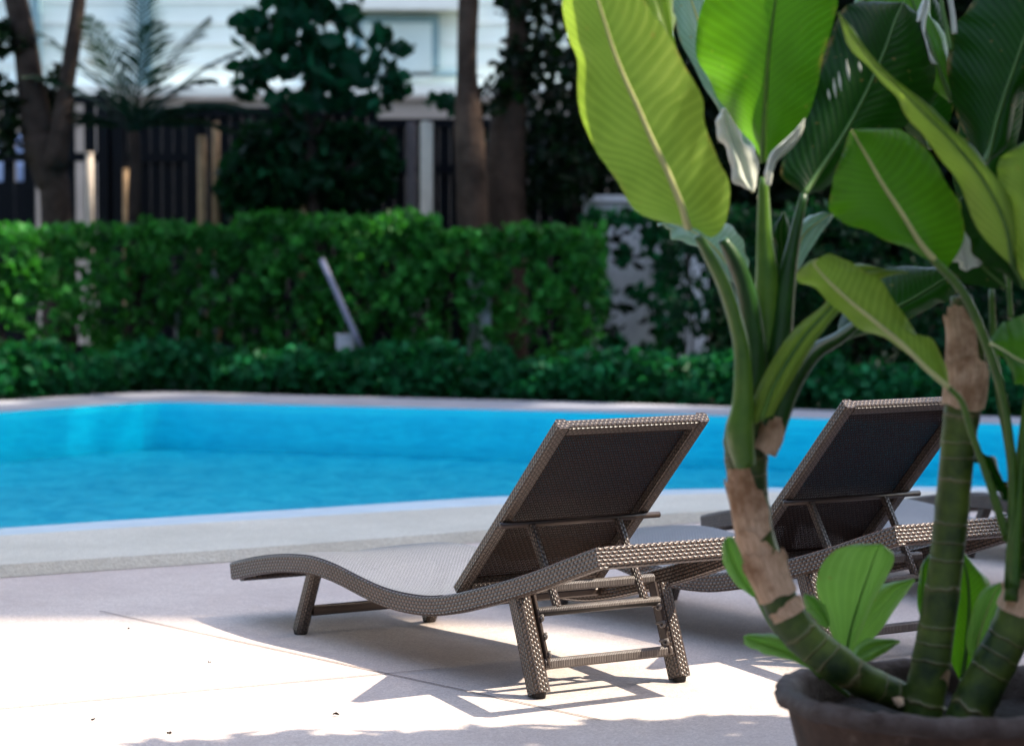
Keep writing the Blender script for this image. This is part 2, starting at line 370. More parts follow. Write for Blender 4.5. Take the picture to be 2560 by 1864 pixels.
# ---------------------------------------------------------------- ground, deck, pool
def sheet(name, loops, z, mat, kind='structure', flip=False):
    polys = [[Vector((x, y, 0)) for x, y in l] for l in loops]
    tris = tessellate_polygon(polys); flat = [p for l in polys for p in l]
    mb = MB(); mb.add([(p.x, p.y, z) for p in flat])
    for a, b_, c_ in tris:
        n_ = (flat[b_]-flat[a]).cross(flat[c_]-flat[a]).z
        mb.face((a, b_, c_) if n_ > 0 else (a, c_, b_))
    return mb.build(name, mat, kind=kind)
ST = cr([(-7, 6.6, 7.75, 8.1), (-4, 8.55, 9.75, 10.1), (-2.1, 9.77, 11.02, 11.42), (-1, 10.43, 11.68, 12.12), (0, 11.12, 12.28, 12.74), (1, 11.86, 12.80, 13.10), (2.5, 12.3, 12.93, 13.22), (4.5, 12.35, 12.95, 13.24), (8, 12.2, 12.8, 13.1)], 49)
near_out = [(r[0], r[1]) for r in ST]; near_in = [(r[0], r[2]) for r in ST]; near_w = [(r[0], r[3]) for r in ST]
far_o = [(8, 15.6), (3.4, 18.15), (1.27, 19.37), (-.25, 20.03), (-1.87, 20.64), (-2.60, 20.98), (-2.874, 21.07), (-3.1, 20.95), (-3.458, 20.54), (-3.969, 19.89), (-7, 16.2)]
far_w = [(8, 14.9), (3.3, 17.5), (1.21, 18.43), (-.25, 19.0), (-1.87, 19.58), (-2.55, 19.84), (-2.72, 19.87), (-2.85, 19.8), (-3.2, 19.4), (-3.741, 18.7), (-7, 15.2)]
WZ = -.02
sheet('ground', [[(-150, -60), (150, -60), (150, 300), (-150, 300)], near_out[::-1] + far_o[::-1]], -.012, M['ground'])
sheet('pool_deck', [[(-7, -6), (8, -6)] + near_out[::-1]], 0.0, M['deck'])
def strip(name, A, B, za, zb, mat, drop=None):
    mb = MB(); n = len(A); 
    a = mb.add([(x, y, za) for x, y in A]); b_ = mb.add([(x, y, zb) for x, y in B])
    for i in range(n-1): mb.face((a+i, a+i+1, b_+i+1, b_+i))
    if drop is not None:
        c_ = mb.add([(x, y, drop) for x, y in A])
        for i in range(n-1): mb.face((c_+i, c_+i+1, a+i+1, a+i))
        d_ = mb.add([(x, y, drop) for x, y in B])
        for i in range(n-1): mb.face((b_+i, b_+i+1, d_+i+1, d_+i))
    return mb.build(name, mat, kind='structure')
lip = [(x, y+.015) for x, y in near_out]
strip('pool_coping', [(x, y+.03) for x, y in near_out], near_in, .045, .034, M['coping'], -.02)
strip('pool_coping_face', [(x, y-.02) for x, y in near_out], [(x, y+.0295) for x, y in near_out], .002, .0445, M['coping'])
strip('pool_edge', near_in, near_w, .0335, .026, M['gutter'], -.34)
strip('far_pool_coping', far_w[::-1], far_o[::-1], .045, .05, M['farcoping'], -.05)
pool_loop = near_w + far_w
sheet('pool_floor', [pool_loop], -.33, M['pool'])
mb = MB(); n = len(far_w); a = mb.add([(x, y-.004, -.33) for x, y in far_w]); b_ = mb.add([(x, y-.004, .042) for x, y in far_w])
for i in range(n-1): mb.face((a+i, a+i+1, b_+i+1, b_+i))
mb.build('pool_wall', M['poolwall'], kind='structure')
sheet('pool_water', [pool_loop], WZ, M['water'])
def gpt(px, py):
    d = P(px, py, 1.0) - Vector((0, 0, CAMH)); t_ = -CAMH / d.z; return Vector((d.x*t_, d.y*t_, 0))
for a_, b__ in (((250,1528),(1500,1800)), ((-200,1790),(1100,1672))):
    A, B = gpt(*a_), gpt(*b__); d = (B-A).normalized(); s_ = Vector((-d.y, d.x, 0))*.003
    mb = MB(); n = mb.add([q + Vector((0,0,.003)) for q in (A-s_, B-s_, B+s_, A+s_)]); mb.face((n, n+1, n+2, n+3)); mb.build('deck_joint', M['joint'], kind='structure')

for k_, (px_, py_, lab) in enumerate(((322, 1576, 'tiny dark scrap on the deck just below the slanting joint at the left'), (232, 1804, 'tiny dark scrap at the lower left of the sunlit deck'), (840, 1790, 'tiny dark scrap on the sunlit deck below the pointed lounger shadow'), (524, 1660, 'tiny dark scrap on the sunlit deck left of the pointed lounger shadow'), (422, 1838, 'tiny dark scrap on the sunlit deck nearest the bottom edge'))):
    q = gpt(px_, py_); a_ = k_*1.3; mb = MB(); r0 = .004+.002*(k_ % 3)
    n = mb.add([q+Vector((math.cos(a_+j*1.05)*r0*(1+.5*(j % 2)), math.sin(a_+j*1.05)*r0*.7, .004+.004*(j % 3))) for j in range(6)]); mb.face([n+j for j in range(6)])
    tag(mb.build('leaf_scrap', M['soil']), lab, 'debris', 'tiny leaf scraps on the deck')

# ---------------------------------------------------------------- sun loungers
TOP = [(2.19,.192),(2.022,.227),(1.86,.253),(1.734,.266),(1.611,.272),(1.461,.262),(1.288,.237),(1.148,.222),(1.012,.22),(.879,.228),(.751,.25),(.625,.28),(.504,.311),(.385,.344),(.27,.379),(.136,.423),(0,.466)]
WID = .60; HX, HY = 1.09, WID/2
def LP(u, v, w_): return Vector((u-HX, -(v-HY), w_))
def topz(u):
    us = [p[0] for p in TOP][::-1]; zs = [p[1] for p in TOP][::-1]; return float(np.interp(u, us, zs))
RT = .060
def lounger(loc, yaw, ang, label):
    root = empty('sun_lounger', loc, label, 'sun lounger', 'woven sun loungers lined up along the pool', math.pi - yaw)
    prof = cr(TOP, 60)
    VD = (0, 1, 0)
    for v in (.017, WID-.017):
        mb = MB(); mb.bar([LP(u, v, z-RT/2) for u, z in prof], .034, RT, VD); mb.build('side_rail', M['rail'], root)
    mb = MB(); mb.bar([LP(.017, .034, .431), LP(.017, WID-.034, .431)], .034, RT, (1,0,-.36)); mb.build('head_rail', M['rail'], root)
    mb = MB(); mb.bar([LP(2.174, .034, .158), LP(2.174, WID-.034, .158)], .034, RT, (1,0,-.2)); mb.build('foot_rail', M['rail'], root)
    # seat panel
    mb = MB(); us = np.linspace(2.186, .80, 48); vs = np.linspace(.006, WID-.006, 11); base = []; L_ = 0
    for i, u in enumerate(us):
        if i: L_ += math.hypot(us[i]-us[i-1], topz(us[i])-topz(us[i-1]))
        z = float(np.interp(u, prof[::-1, 0], prof[::-1, 1]))+.0025
        base.append((mb.add([LP(u, v, z - .010*math.sin(math.pi*(v-.006)/(WID-.012))**3) for v in vs]), L_))
    for i in range(len(us)-1):
        for j in range(10):
            a, la = base[i]; b_, lb = base[i+1]
            mb.face((a+j, a+j+1, b_+j+1, b_+j), [(vs[j], la), (vs[j+1], la), (vs[j+1], lb), (vs[j], lb)])
    mb.build('seat', M['seat'], root, smooth=True)
    # backrest (pivots at u=.79, z=.256)
    ca, sa = math.cos(ang), math.sin(ang)
    def B(t_, v, off=0): return LP(.79 - t_*ca + off*sa, v, .256 + t_*sa + off*ca)
    BL = .755; nrm = (sa, 0, ca)
    br_ = bpy.data.objects.new('backrest', None)
    bl, brr = .036, WID-.030
    mb = MB(); fr_w, fr_t = .040, .034
    mb.bar([B(0, bl+fr_w/2), B(BL, bl+fr_w/2)], fr_w, fr_t, VD)
    mb.bar([B(0, brr-fr_w/2), B(BL, brr-fr_w/2)], fr_w, fr_t, VD)
    mb.bar([B(BL-fr_w/2, bl+fr_w), B(BL-fr_w/2, brr-fr_w)], fr_w, fr_t-.002, (-ca, 0, sa))
    mb.bar([B(fr_w/2, bl+fr_w), B(fr_w/2, brr-fr_w)], fr_w, fr_t-.002, (-ca, 0, sa))
    frame = mb.build('backrest', M['leg'], root)
    # panel
    mb = MB(); vs2 = np.linspace(bl+fr_w-.002, brr-fr_w+.002, 6); ts = np.linspace(fr_w-.002, BL-fr_w+.002, 8); bs = [mb.add([B(t_, v, .010) for v in vs2]) for t_ in ts]
    for i in range(7):
        for j in range(5):
            mb.face((bs[i]+j, bs[i]+j+1, bs[i+1]+j+1, bs[i+1]+j), [(vs2[j], ts[i]), (vs2[j+1], ts[i]), (vs2[j+1], ts[i+1]), (vs2[j], ts[i+1])])
    mb.build('woven_panel', M['back'], frame)
    mb = MB(); mb.tube([B(.335, bl-.004, -.026), B(.335, brr+.032, -.026)], .0095, 10); mb.build('pivot_bar', M['metal'], root, smooth=True)
    barz = .235; baru = .390
    for v in (.135, WID-.155):
        mb = MB(); mb.bar([B(.335, v, -.034), LP(baru, v, barz+.008)], .022, .022, VD, .004); mb.build('strut', M['leg'], root)
    mb = MB(); mb.tube([LP(baru, .062, barz), LP(baru, WID-.105, barz)], .014, 12); mb.build('support_bar', M['wrap'], root, smooth=True)
    mb = MB(); mb.bar([LP(.435, .055, .296), LP(.435, WID-.095, .296)], .030, .026, (1,0,0)); mb.build('crossbar', M['wrap'], root)
    mb = MB(); mb.bar([LP(.343, .055, .092), LP(.343, WID-.095, .092)], .024, .030, (1,0,0)); mb.build('crossbar', M['wrap'], root)
    mb = MB(); mb.bar([LP(1.70, .05, .082), LP(1.70, WID-.095, .082)], .024, .034, (1,0,0)); mb.build('crossbar', M['metal'], root)
    mb = MB(); mb.bar([LP(.80, .034, .212), LP(.80, WID-.034, .212)], .03, .026, (1,0,0)); mb.build('hinge_bar', M['metal'], root)
    for v, inn in ((.030, 1), (WID-.072, -1)):
        mb = MB(); mb.bar([LP(.43, v, topz(.43)-RT+.004), LP(.328, v, .012)], .054, .062, VD, .012); lg = mb.build('leg', M['leg'], root)
        mb = MB(); mb.tube([LP(.330, v, .014), LP(.327, v, 0.0)], [.021, .018], 10); mb.build('foot_cap', M['rubber'], lg)
        mb = MB(); mb.bar([LP(1.645, v, topz(1.62)-RT+.006), LP(1.745, v, .012)], .044, .046, VD, .010); lg = mb.build('leg', M['leg'], root)
        mb = MB(); mb.tube([LP(1.745, v, .016), LP(1.748, v, 0.0)], [.024, .019], 10); mb.build('foot_cap', M['rubber'], lg)
        # notched bracket with hooks on the leg's inner face
        vi = v + inn*.034
        mb = MB(); mb.bar([LP(.418, vi, .285), LP(.338, vi, .085)], .010, .030, VD, .002)
        bk = mb.build('ratchet_bracket', M['metal'], root)
        for zz in (.222, .172, .122):
            uu = .328 + (zz-.012)*.1/.27
            mb = MB(); pts = []
            for k_ in range(9):
                an = R(200 + k_*24); pts.append(LP(uu-.026 + .011*math.cos(an)*-1, vi+inn*.006, zz + .011*math.sin(an)))
            pts = [LP(uu, vi+inn*.008, zz-.004)] + pts[::-1]
            mb.tube(pts, .0045, 6); mb.build('hook', M['hook'], bk, smooth=True)
    return root
def place(origin, yaw):
    a = Vector((-math.cos(yaw), math.sin(yaw), 0)); b_ = Vector((math.sin(yaw), math.cos(yaw), 0))
    return Vector((origin[0], origin[1], 0)) + a*HX + b_*HY
lounger(place((.232, 6.953), .991), .991, .775, 'sunlit brown woven sun lounger with raised back, nearest the camera, all of it in view')
lounger(place((1.125, 7.49), .97), .97, .815, 'woven sun lounger with dark raised back standing behind the leaning cane stem')
third = lounger(place((1.96, 8.45), .99), .99, .262, 'shaded flat-backed woven sun lounger whose low foot end shows just beyond the second raised back')
fourth = copy_tree(third); fourth.location = place((2.80, 8.99), .99)
fourth['label'] = 'farthest flat-backed woven sun lounger, only its dark foot end showing behind the upright cane'

# ---------------------------------------------------------------- foliage tools
def leaf_cloud(name, pts, size, mat, parent=None, kind=None, aspect=.55, droop=0.0, seed=1, sv=.4, flat=0.0):
    """many small folded leaves; pts = (n,3) positions"""
    rs = np.random.RandomState(seed); n = len(pts); pts = np.asarray(pts, float)
    d = rs.normal(size=(n, 3)); d[:, 2] = d[:, 2]*(1-flat) - droop; d /= np.linalg.norm(d, axis=1)[:, None]
    r_ = rs.normal(size=(n, 3)); r_[:, 2] *= (1-flat); s_ = np.cross(d, r_); s_ /= np.linalg.norm(s_, axis=1)[:, None]
    nn = np.cross(d, s_)
    L_ = size*(1 + sv*rs.uniform(-1, 1, n))[:, None]; W_ = L_*aspect*.5
    a = pts - d*L_*.5; tip = pts + d*L_*.5 - nn*L_*.12; l1 = pts - s_*W_ + nn*L_*.08 - d*L_*.05; r1 = pts + s_*W_ + nn*L_*.08 - d*L_*.05
    l2 = pts + d*L_*.25 - s_*W_*.7 + nn*L_*.03; r2 = pts + d*L_*.25 + s_*W_*.7 + nn*L_*.03
    V = np.stack([a, l1, l2, tip, r2, r1], 1).reshape(-1, 3)
    me = bpy.data.meshes.new(name); me.vertices.add(len(V)); me.vertices.foreach_set('co', V.ravel())
    F = np.array([[0, 1, 2, 3], [0, 3, 4, 5]])[None] + (np.arange(n)*6)[:, None, None]; F = F.reshape(-1, 4)
    me.loops.add(F.size); me.loops.foreach_set('vertex_index', F.ravel().astype(np.int32))
    me.polygons.add(len(F)); me.polygons.foreach_set('loop_start', (np.arange(len(F))*4).astype(np.int32)); me.polygons.foreach_set('loop_total', np.full(len(F), 4, np.int32))
    me.update(calc_edges=True)
    at = me.attributes.new('leafvar', 'FLOAT', 'FACE'); zr = (pts[:, 2]-pts[:, 2].min())/max(1e-6, np.ptp(pts[:, 2]))
    lowf = .5+.5*np.sin(pts[:, 0]*9+pts[:, 2]*6)*np.sin(pts[:, 2]*14+pts[:, 0]*4); vv = np.repeat(np.clip(rs.beta(1.1, 2.6, n)*(.45+1.0*lowf) + .0*zr, 0, 1), 2); at.data.foreach_set('value', vv)
    me.materials.append(mat); o = bpy.data.objects.new(name, me); COL.objects.link(o)
    if parent: put(o, parent)
    if kind: o['kind'] = kind
    return o
rs = np.random.RandomState(3)
def blobs(centres, n, seed):
    """points spread through ellipsoids, denser towards their outside"""
    r_ = np.random.RandomState(seed); cs = np.array(centres, float); wt = (cs[:, 3]*cs[:, 4]*cs[:, 5])**.7; wt /= wt.sum()
    idx = r_.choice(len(cs), n, p=wt); d = r_.normal(size=(n, 3)); d /= np.linalg.norm(d, axis=1)[:, None]
    rad = r_.uniform(0.15, 1, n)**.5; return cs[idx, :3] + d*rad[:, None]*cs[idx, 3:6]

# hedges
def edgeY(X):   # outer line of the far coping
    xs = [p[0] for p in far_o][::-1]; ys = [p[1] for p in far_o][::-1]; return float(np.interp(X, xs, ys))
def hedge(name, x0, x1, ztop, thick, n, label, seed, sparse=.35, mat='hedge', size=.105, off=.75):
    r_ = np.random.RandomState(seed)
    root = empty(name, ((x0+x1)/2, edgeY((x0+x1)/2)+off+thick/2, 0), label, 'hedge')
    X = r_.uniform(x0, x1, n); Z = r_.uniform(0.12, 1, n)
    lump = .018*np.sin(X*5.1+seed) + .015*np.sin(X*11.7) + .022*r_.normal(size=n)
    z = Z*(ztop + lump)
    # holes low down, fuller at the top
    keep = (Z > sparse + .22*np.sin(X*9+seed) + .15*np.sin(X*23)) | (r_.uniform(size=n) < .22)
    front = r_.uniform(size=n) < .6
    Yb = np.array([edgeY(x) for x in X]) + off
    Y = np.where(front, Yb + np.abs(r_.normal(size=n))*.10 + .05*np.sin(X*7+z*6), Yb + r_.uniform(0, thick, n))
    cl = np.sin(X*13+seed)*np.sin(z*11+X*3+seed) + .8*np.sin(X*29+z*7)*np.sin(z*23+X*5)
    keep &= (cl > -.15) | (r_.uniform(size=n) < .22) | (Z > .88); Y = Y - .07*cl
    pts = np.stack([X, Y, z], 1)[keep]
    leaf_cloud('foliage', pts, size, M[mat], root, seed=seed)
    mb = MB()
    for i in range(int((x1-x0)*9)):
        x = r_.uniform(x0, x1); y = edgeY(x)+off+r_.uniform(.1, thick); p = [Vector((x + .03*math.sin(k_*2+i), y + .02*k_*math.sin(i), k_*ztop/5)) for k_ in range(5)]
        mb.tube(p, .009, 5)
    put(mb.build('stems', M['darkbark'], kind='stuff'), root)
    return root
hedge('trimmed_hedge', -7, -2.35, 1.42, .8, 12000, 'left stretch of trimmed green hedge below the forked tree', 11, .30)
hedge('trimmed_hedge', -2.35, -.60, 1.50, .8, 5200, 'taller middle stretch of trimmed green hedge below the broad leaved tree', 12, .28)
hedge('trimmed_hedge', -.86, .74, 1.385, .7, 4600, 'right stretch of trimmed green hedge ending at a white gap, thin and open below', 13, .45)
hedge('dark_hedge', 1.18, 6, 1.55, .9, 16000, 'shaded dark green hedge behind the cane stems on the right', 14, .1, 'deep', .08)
# low border shrubs, one running mass
r_ = np.random.RandomState(21); cs = []
x = -7.0
while x < 7:
    wd = r_.uniform(.16, .30); h_ = r_.uniform(.18, .27); cs.append((x, edgeY(x)+.30+r_.uniform(-.04, .1), h_*.95, wd, .20, h_)); x += wd*.9
leaf_cloud('low_border_shrubs', blobs(cs, 21000, 5), .085, M['border'], kind='stuff', aspect=.75, seed=6, droop=.1)
tag(bpy.data.objects['low_border_shrubs'], 'low bluish green shrubs massed along the far pool edge', 'shrubs')

# posts and poles behind / in the hedge
def post(name, px, pyt, pyb, Y, wpx, mat, label, px2=None, cat='post', sq=False):
    a = P(px, pyb, Y); b_ = P(px2 if px2 is not None else px, pyt, Y); a = Vector(a)
    if px2 is None: a.z = -.01
    wd = wpx*Y/FPX/2
    mb = MB()
    if sq: mb.bar([a, b_], wd*2, wd*2, (1, 0, 0), wd*.15)
    else: mb.tube([a.lerp(b_, k_/4) for k_ in range(5)], wd, 10)
    mb2 = MB(); d = (b_-a).normalized(); mb2.tube([b_, b_+d*wd*.5], [wd*1.15, wd*.9], 10)
    root = empty(name, a, label, cat); put(mb.build('shaft', M[mat], smooth=not sq), root); put(mb2.build('cap', M[mat], smooth=True), root); return root
post('white_post', 224, 385, 560, 22.6, 20, 'creampost', 'slim white post in front of the fence beside the forked tree')
post('bamboo_pole', 505, 345, 570, 22.5, 22, 'bamboo', 'thicker pale bamboo pole between the palm and the broad leaved tree')
post('bamboo_pole', 540, 310, 570, 22.6, 20, 'bamboo', 'thin bamboo pole just right of the thicker pale one')
post('bamboo_pole', 314, 425, 565, 22.7, 15, 'bamboo', 'thinnest orange bamboo pole left of the palm stem')
post('bamboo_pole', 757, 470, 540, 22.3, 22, 'bamboo', 'short tan pole stub under the broad leaved tree')
post('cream_post', 1067, 312, 640, 22.0, 32, 'creampost', 'square cream post at the right fence running down into the hedge', sq=True)
post('grey_post', 1029, 312, 560, 23.2, 22, 'greypost', 'slim grey post just left of the cream post', sq=True)
post('leaning_pole', 908, 650, 880, 20.85, 15, 'greypole', 'grey pole leaning diagonally against the hedge', px2=805, cat='pole')
o = MB(); q = P(862, 856, 20.9); o.box(q.x-.07, q.y, q.z-.06, q.x+.07, q.y+.12, q.z+.05); o.box(q.x-.08, q.y-.01, q.z+.051, q.x+.08, q.y+.13, q.z+.065)
o.box(q.x-.02, q.y+.03, 0, q.x+.02, q.y+.07, q.z-.061); tag(o.build('utility_box', M['whitestone']), 'small white box on a stub beside the leaning pole', 'box')
for px, yt, yb, wp in ((1180, 700, 885, 24), (1210, 760, 885, 26)):
    pass
post('white_stake', 1182, 690, 880, 21.15, 26, 'whitestone', 'left pale stake standing inside the thin part of the hedge', sq=True)
post('white_stake', 1212, 700, 890, 20.95, 30, 'whitestone', 'right pale stake, the wider one, in the thin part of the hedge', sq=True)
for i, (px, yt, lab) in enumerate(((505, 690, 'thin white stake low in the left hedge below the bamboo poles'), (537, 650, 'taller thin white stake low in the left hedge'), (445, 720, 'short white stake low in the left hedge, left of the taller ones'))):
    post('white_stake', px, yt, 870, 22.0, 14, 'whitestone', lab)

# fences
def fence(name, px0, px1, Y, ytop, yrail, gap, label, postpx):
    a, b_ = P(px0, ytop, Y), P(px1, ytop, Y); zt = a.z; zr = P(px0, yrail, Y).z
    root = empty(name, ((a.x+b_.x)/2, Y, 0), label, 'fence')
    mb = MB(); x = a.x; pw = .10
    while x < b_.x: mb.box(x, Y, .02, x+pw, Y+.02, zt); x += pw+gap
    put(mb.build('pickets', M['fence']), root)
    for z_ in (zt-.03, zr, .3):
        mb = MB(); mb.box(a.x, Y-.045, z_-.04, b_.x, Y-.002, z_+.04); put(mb.build('rail', M['fence']), root)
    for px in postpx:
        x = P(px, ytop, Y).x; mb = MB(); mb.box(x-.05, Y-.12, 0, x+.05, Y-.047, zt+.05); put(mb.build('fence_post', M['fence']), root)
fence('picket_fence', -400, 285, 23.5, 240, 393, .085, 'dark open picket fence with wide gaps on the left', (-200, 260))
fence('slat_fence', 290, 925, 23.5, 272, 395, .004, 'dark nearly closed slat fence behind the palm and the broad leaved tree', (300, 480, 800))
fence('slat_fence', 930, 1500, 23.8, 300, 425, .003, 'dark navy slat fence behind the cream post and twin trunks', (1150, 1400))
# cream wall behind fences
def wallbox(name, x0, x1, Y, z1, th, mat, label, cat='wall', cop=.06):
    root = empty(name, ((x0+x1)/2, Y, 0), label, cat)
    mb = MB(); mb.box(x0, Y, -.01, x1, Y+th, z1); put(mb.build('wall_body', M[mat]), root)
    mb = MB(); mb.box(x0-.03, Y-.04, z1+.002, x1+.03, Y+th+.04, z1+cop); put(mb.build('coping_stone', M[mat]), root)
    return root
wallbox('boundary_wall', -12, 2.2, 29, 2.85, .25, 'creamwall', 'long cream boundary wall behind the dark fences')
for i, px in enumerate((15, 62)):
    q = P(px, 400, 25.2); root = empty('water_drum', (q.x, 25.2, 0), ('left' if i == 0 else 'right') + ' blue white plastic drum on a stand seen through the picket fence', 'drum')
    mb = MB(); zb = P(px, 455, 25.2).z; zt = P(px, 332, 25.2).z
    mb.tube([(q.x, 25.2, zb+(zt-zb)*k_) for k_ in (0, .03, .3, .33, .36, .64, .67, .7, .97, 1)], [.075,.082,.082,.086,.082,.082,.086,.082,.082,.07], 18); put(mb.build('drum_body', M['bluewhite'], smooth=True), root)
    mb = MB(); mb.box(q.x-.09, 25.1, 0, q.x+.09, 25.3, zb-.002); put(mb.build('stand', M['fence']), root)
# white garden wall seen through the gap in the hedges
wallbox('white_garden_wall', .62, 1.7, 22.3, 1.62, .2, 'brightstone', 'rough pale garden wall showing through the gap between the hedges')

root = empty('climbing_plant', (1.2, 21.9, 0), 'ragged climbing plant breaking up the pale garden wall in the hedge gap', 'plant')
def pxb(rows, Y): return [(P(a, b_, Y).x, Y, P(a, b_, Y).z, c2*Y/FPX, .12, d2*Y/FPX) for a, b_, c2, d2 in rows]
leaf_cloud('foliage', blobs(pxb([(1478,620,45,110), (1470,780,35,110), (1655,620,55,80), (1668,760,50,110), (1560,640,22,30), (1600,735,34,26), (1530,860,40,28), (1540,545,90,26), (1630,560,60,40), (1510,740,24,40), (1640,870,50,30)], 21.9), 950, 401), .10, M['border'], root, seed=402)
leaf_cloud('stem_leaves', blobs(pxb([(1580,600,90,90), (1570,800,90,80)], 21.9), 120, 403), .10, M['dark'], root, seed=404)

# pale building far behind
root = empty('pale_building', (0, 42, 0), 'large pale blue green building with a framed window, behind the boundary wall', 'building')
mb = MB(); mb.box(-16, 42, -.01, 3.2, 56, 14); put(mb.build('facade', M['facade']), root)
def bx(name, p0, p1, Y, th, mat, par):
    a, b_ = P(*p0, Y), P(*p1, Y); mb = MB(); mb.box(min(a.x, b_.x), Y-th, min(a.z, b_.z), max(a.x, b_.x), Y-.003, max(a.z, b_.z)); return put(mb.build(name, M[mat]), par)
bx('pilaster', (80, -300), (108, 260), 42, .25, 'winframe', root); bx('pilaster', (345, -300), (385, 260), 42, .2, 'winframe', root)
bx('ledge', (880, 2), (1160, 30), 42, .5, 'facadetrim', root); bx('ledge', (-400, 218), (1700, 240), 42, .3, 'facadetrim', root)
bx('ledge', (1000, 182), (1160, 192), 42, .15, 'winframe', root)  # dark strip standing in for a shading line on the facade
wf = bx('window', (885, 38), (1098, 172), 42, .12, 'winframe', root)
a, b_ = P(905, 58, 41.86), P(1080, 200, 41.86); mb = MB(); mb.box(a.x, 41.85, b_.z, b_.x, 41.877, a.z); put(mb.build('pane', M['glass']), root)
mb = MB()
for k_ in range(40): mb.box(-15.9, 41.97, k_*.34+.02, 3.1, 41.997, k_*.34+.05)
put(mb.build('siding_lines', M['facadetrim']), root)

# ---------------------------------------------------------------- trees
def limb(pts, r0, r1, n=14, Y=None):
    return pts
def tree_trunk(mb, rows, Y, wob=0):
    """rows of (px, py, width px)"""
    c_ = cr([(a, b_, c2) for a, b_, c2 in rows], 16)
    mb.tube([P(a, b_, Y + wob*math.sin(i)) for i, (a, b_, _) in enumerate(c_)], [max(w_, 3)*Y/FPX/2 for _, _, w_ in c_], 12)
# forked tree, left
root = empty('forked_tree', P(140, 1000, 21.9), 'forked brown tree trunk rising behind the left hedge', 'tree'); root.location.z = 0
mb = MB(); tree_trunk(mb, [(150, 980, 90), (140, 520, 78), (125, 440, 85), (100, 340, 92)], 21.9); put(mb.build('trunk', M['bark'], smooth=True), root)
mb = MB(); tree_trunk(mb, [(108, 400, 84), (92, 320, 84), (75, 200, 68), (62, 100, 62), (40, 0, 60), (10, -150, 50), (-30, -400, 40)], 21.9); put(mb.build('limb', M['bark'], smooth=True), root)
mb = MB(); tree_trunk(mb, [(138, 420, 60), (150, 330, 52), (165, 220, 42), (182, 110, 40), (197, 0, 36), (205, -150, 30), (230, -380, 22)], 21.8); put(mb.build('limb', M['bark'], smooth=True), root)
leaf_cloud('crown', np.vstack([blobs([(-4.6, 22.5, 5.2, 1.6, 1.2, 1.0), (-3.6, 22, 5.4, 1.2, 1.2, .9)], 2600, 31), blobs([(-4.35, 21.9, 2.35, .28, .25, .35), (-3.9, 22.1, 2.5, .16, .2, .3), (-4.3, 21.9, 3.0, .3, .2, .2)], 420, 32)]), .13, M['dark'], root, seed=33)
# twin trunks
for nm, rows, Y, lab in (('brown_tree', [(1190, 1000, 84), (1182, 560, 80), (1176, 400, 76), (1172, 300, 74), (1168, 200, 52), (1168, 100, 50), (1172, 0, 52), (1185, -300, 48)], 21.7, 'left and paler of the two brown trunks beside the dark fence'),
                         ('brown_tree', [(1262, 1000, 116), (1262, 560, 108), (1264, 400, 100), (1274, 280, 84), (1288, 150, 54), (1298, 0, 48), (1330, -300, 45)], 22.1, 'right and darker of the two brown trunks, with leafy branches')):
    root = empty(nm, P(rows[0][0], 1000, Y), lab, 'tree'); root.location.z = 0
    mb = MB(); tree_trunk(mb, rows, Y); put(mb.build('trunk', M['warmbark'], smooth=True), root)
    cx = P(rows[0][0], 0, Y).x
    if Y < 22: C_ = [(cx, Y, 5.2, 1.2, 1, .9), (cx+.15, Y+.1, 2.55, .2, .2, .25)]; n_ = 1800
    else: C_ = [(cx+.8, Y+.4, 5.0, 1.4, 1, 1.0), (cx+.12, Y-.1, 3.35, .22, .25, .25), (cx+.1, Y-.1, 2.75, .2, .2, .3), (cx+.45, Y, 2.9, .3, .3, .6), (cx+.5, Y, 2.0, .35, .3, .5)]; n_ = 4200
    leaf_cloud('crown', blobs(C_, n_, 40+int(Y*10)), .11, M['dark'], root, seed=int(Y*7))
# broad-leaved tree
root = empty('broad_leaved_tree', (-1.9, 22.2, 0), 'bushy tree with big hanging teal green leaves behind the hedge', 'tree')
mb = MB(); tree_trunk(mb, [(800, 1000, 40), (790, 560, 34), (780, 400, 30), (770, 200, 24), (760, 20, 16), (770, -150, 10)], 22.2); put(mb.build('trunk', M['darkbark'], smooth=True), root)
for rows in ([(785, 400, 18), (700, 250, 12), (620, 180, 8)], [(780, 350, 16), (870, 220, 12), (960, 120, 8)], [(790, 480, 16), (900, 400, 10), (990, 320, 6)], [(775, 150, 12), (690, 60, 8), (610, 20, 6)]):
    mb = MB(); tree_trunk(mb, rows, 22.2); put(mb.build('branch', M['darkbark'], smooth=True), root)
def px_blobs(rows, Y): 
    out = []
    for px, py, rx, ry in rows: q = P(px, py, Y); out.append((q.x, Y, q.z, rx*Y/FPX, .35, ry*Y/FPX))
    return out
put(leaf_cloud('crown', blobs(px_blobs([(760, 30, 70, 50), (690, 100, 55, 30), (640, 50, 60, 20), (600, 60, 25, 14), (720, 170, 90, 30), (820, 190, 70, 35), (830, 110, 40, 30), (780, 110, 40, 26), (860, 40, 50, 30), (810, -30, 80, 40), (700, -20, 60, 30), (990, 120, 36, 16), (955, 90, 20, 14), (900, 190, 45, 28), (980, 200, 40, 24), (610, 210, 34, 36), (640, 170, 30, 24), (760, 250, 90, 26), (930, 260, 50, 30), (1000, 225, 34, 14), (1100, 250, 30, 12), (1130, 262, 16, 8), (850, 250, 40, 20)], 22.2), 640, 51), .17, M['teal'], seed=52, aspect=.7, droop=.7), root)
put(leaf_cloud('outer_leaves', blobs(px_blobs([(760, 90, 190, 110), (880, 170, 130, 90), (660, 150, 90, 90), (800, -60, 160, 80)], 22.1), 150, 57), .19, M['teal'], seed=58, aspect=.6, droop=.9), root)
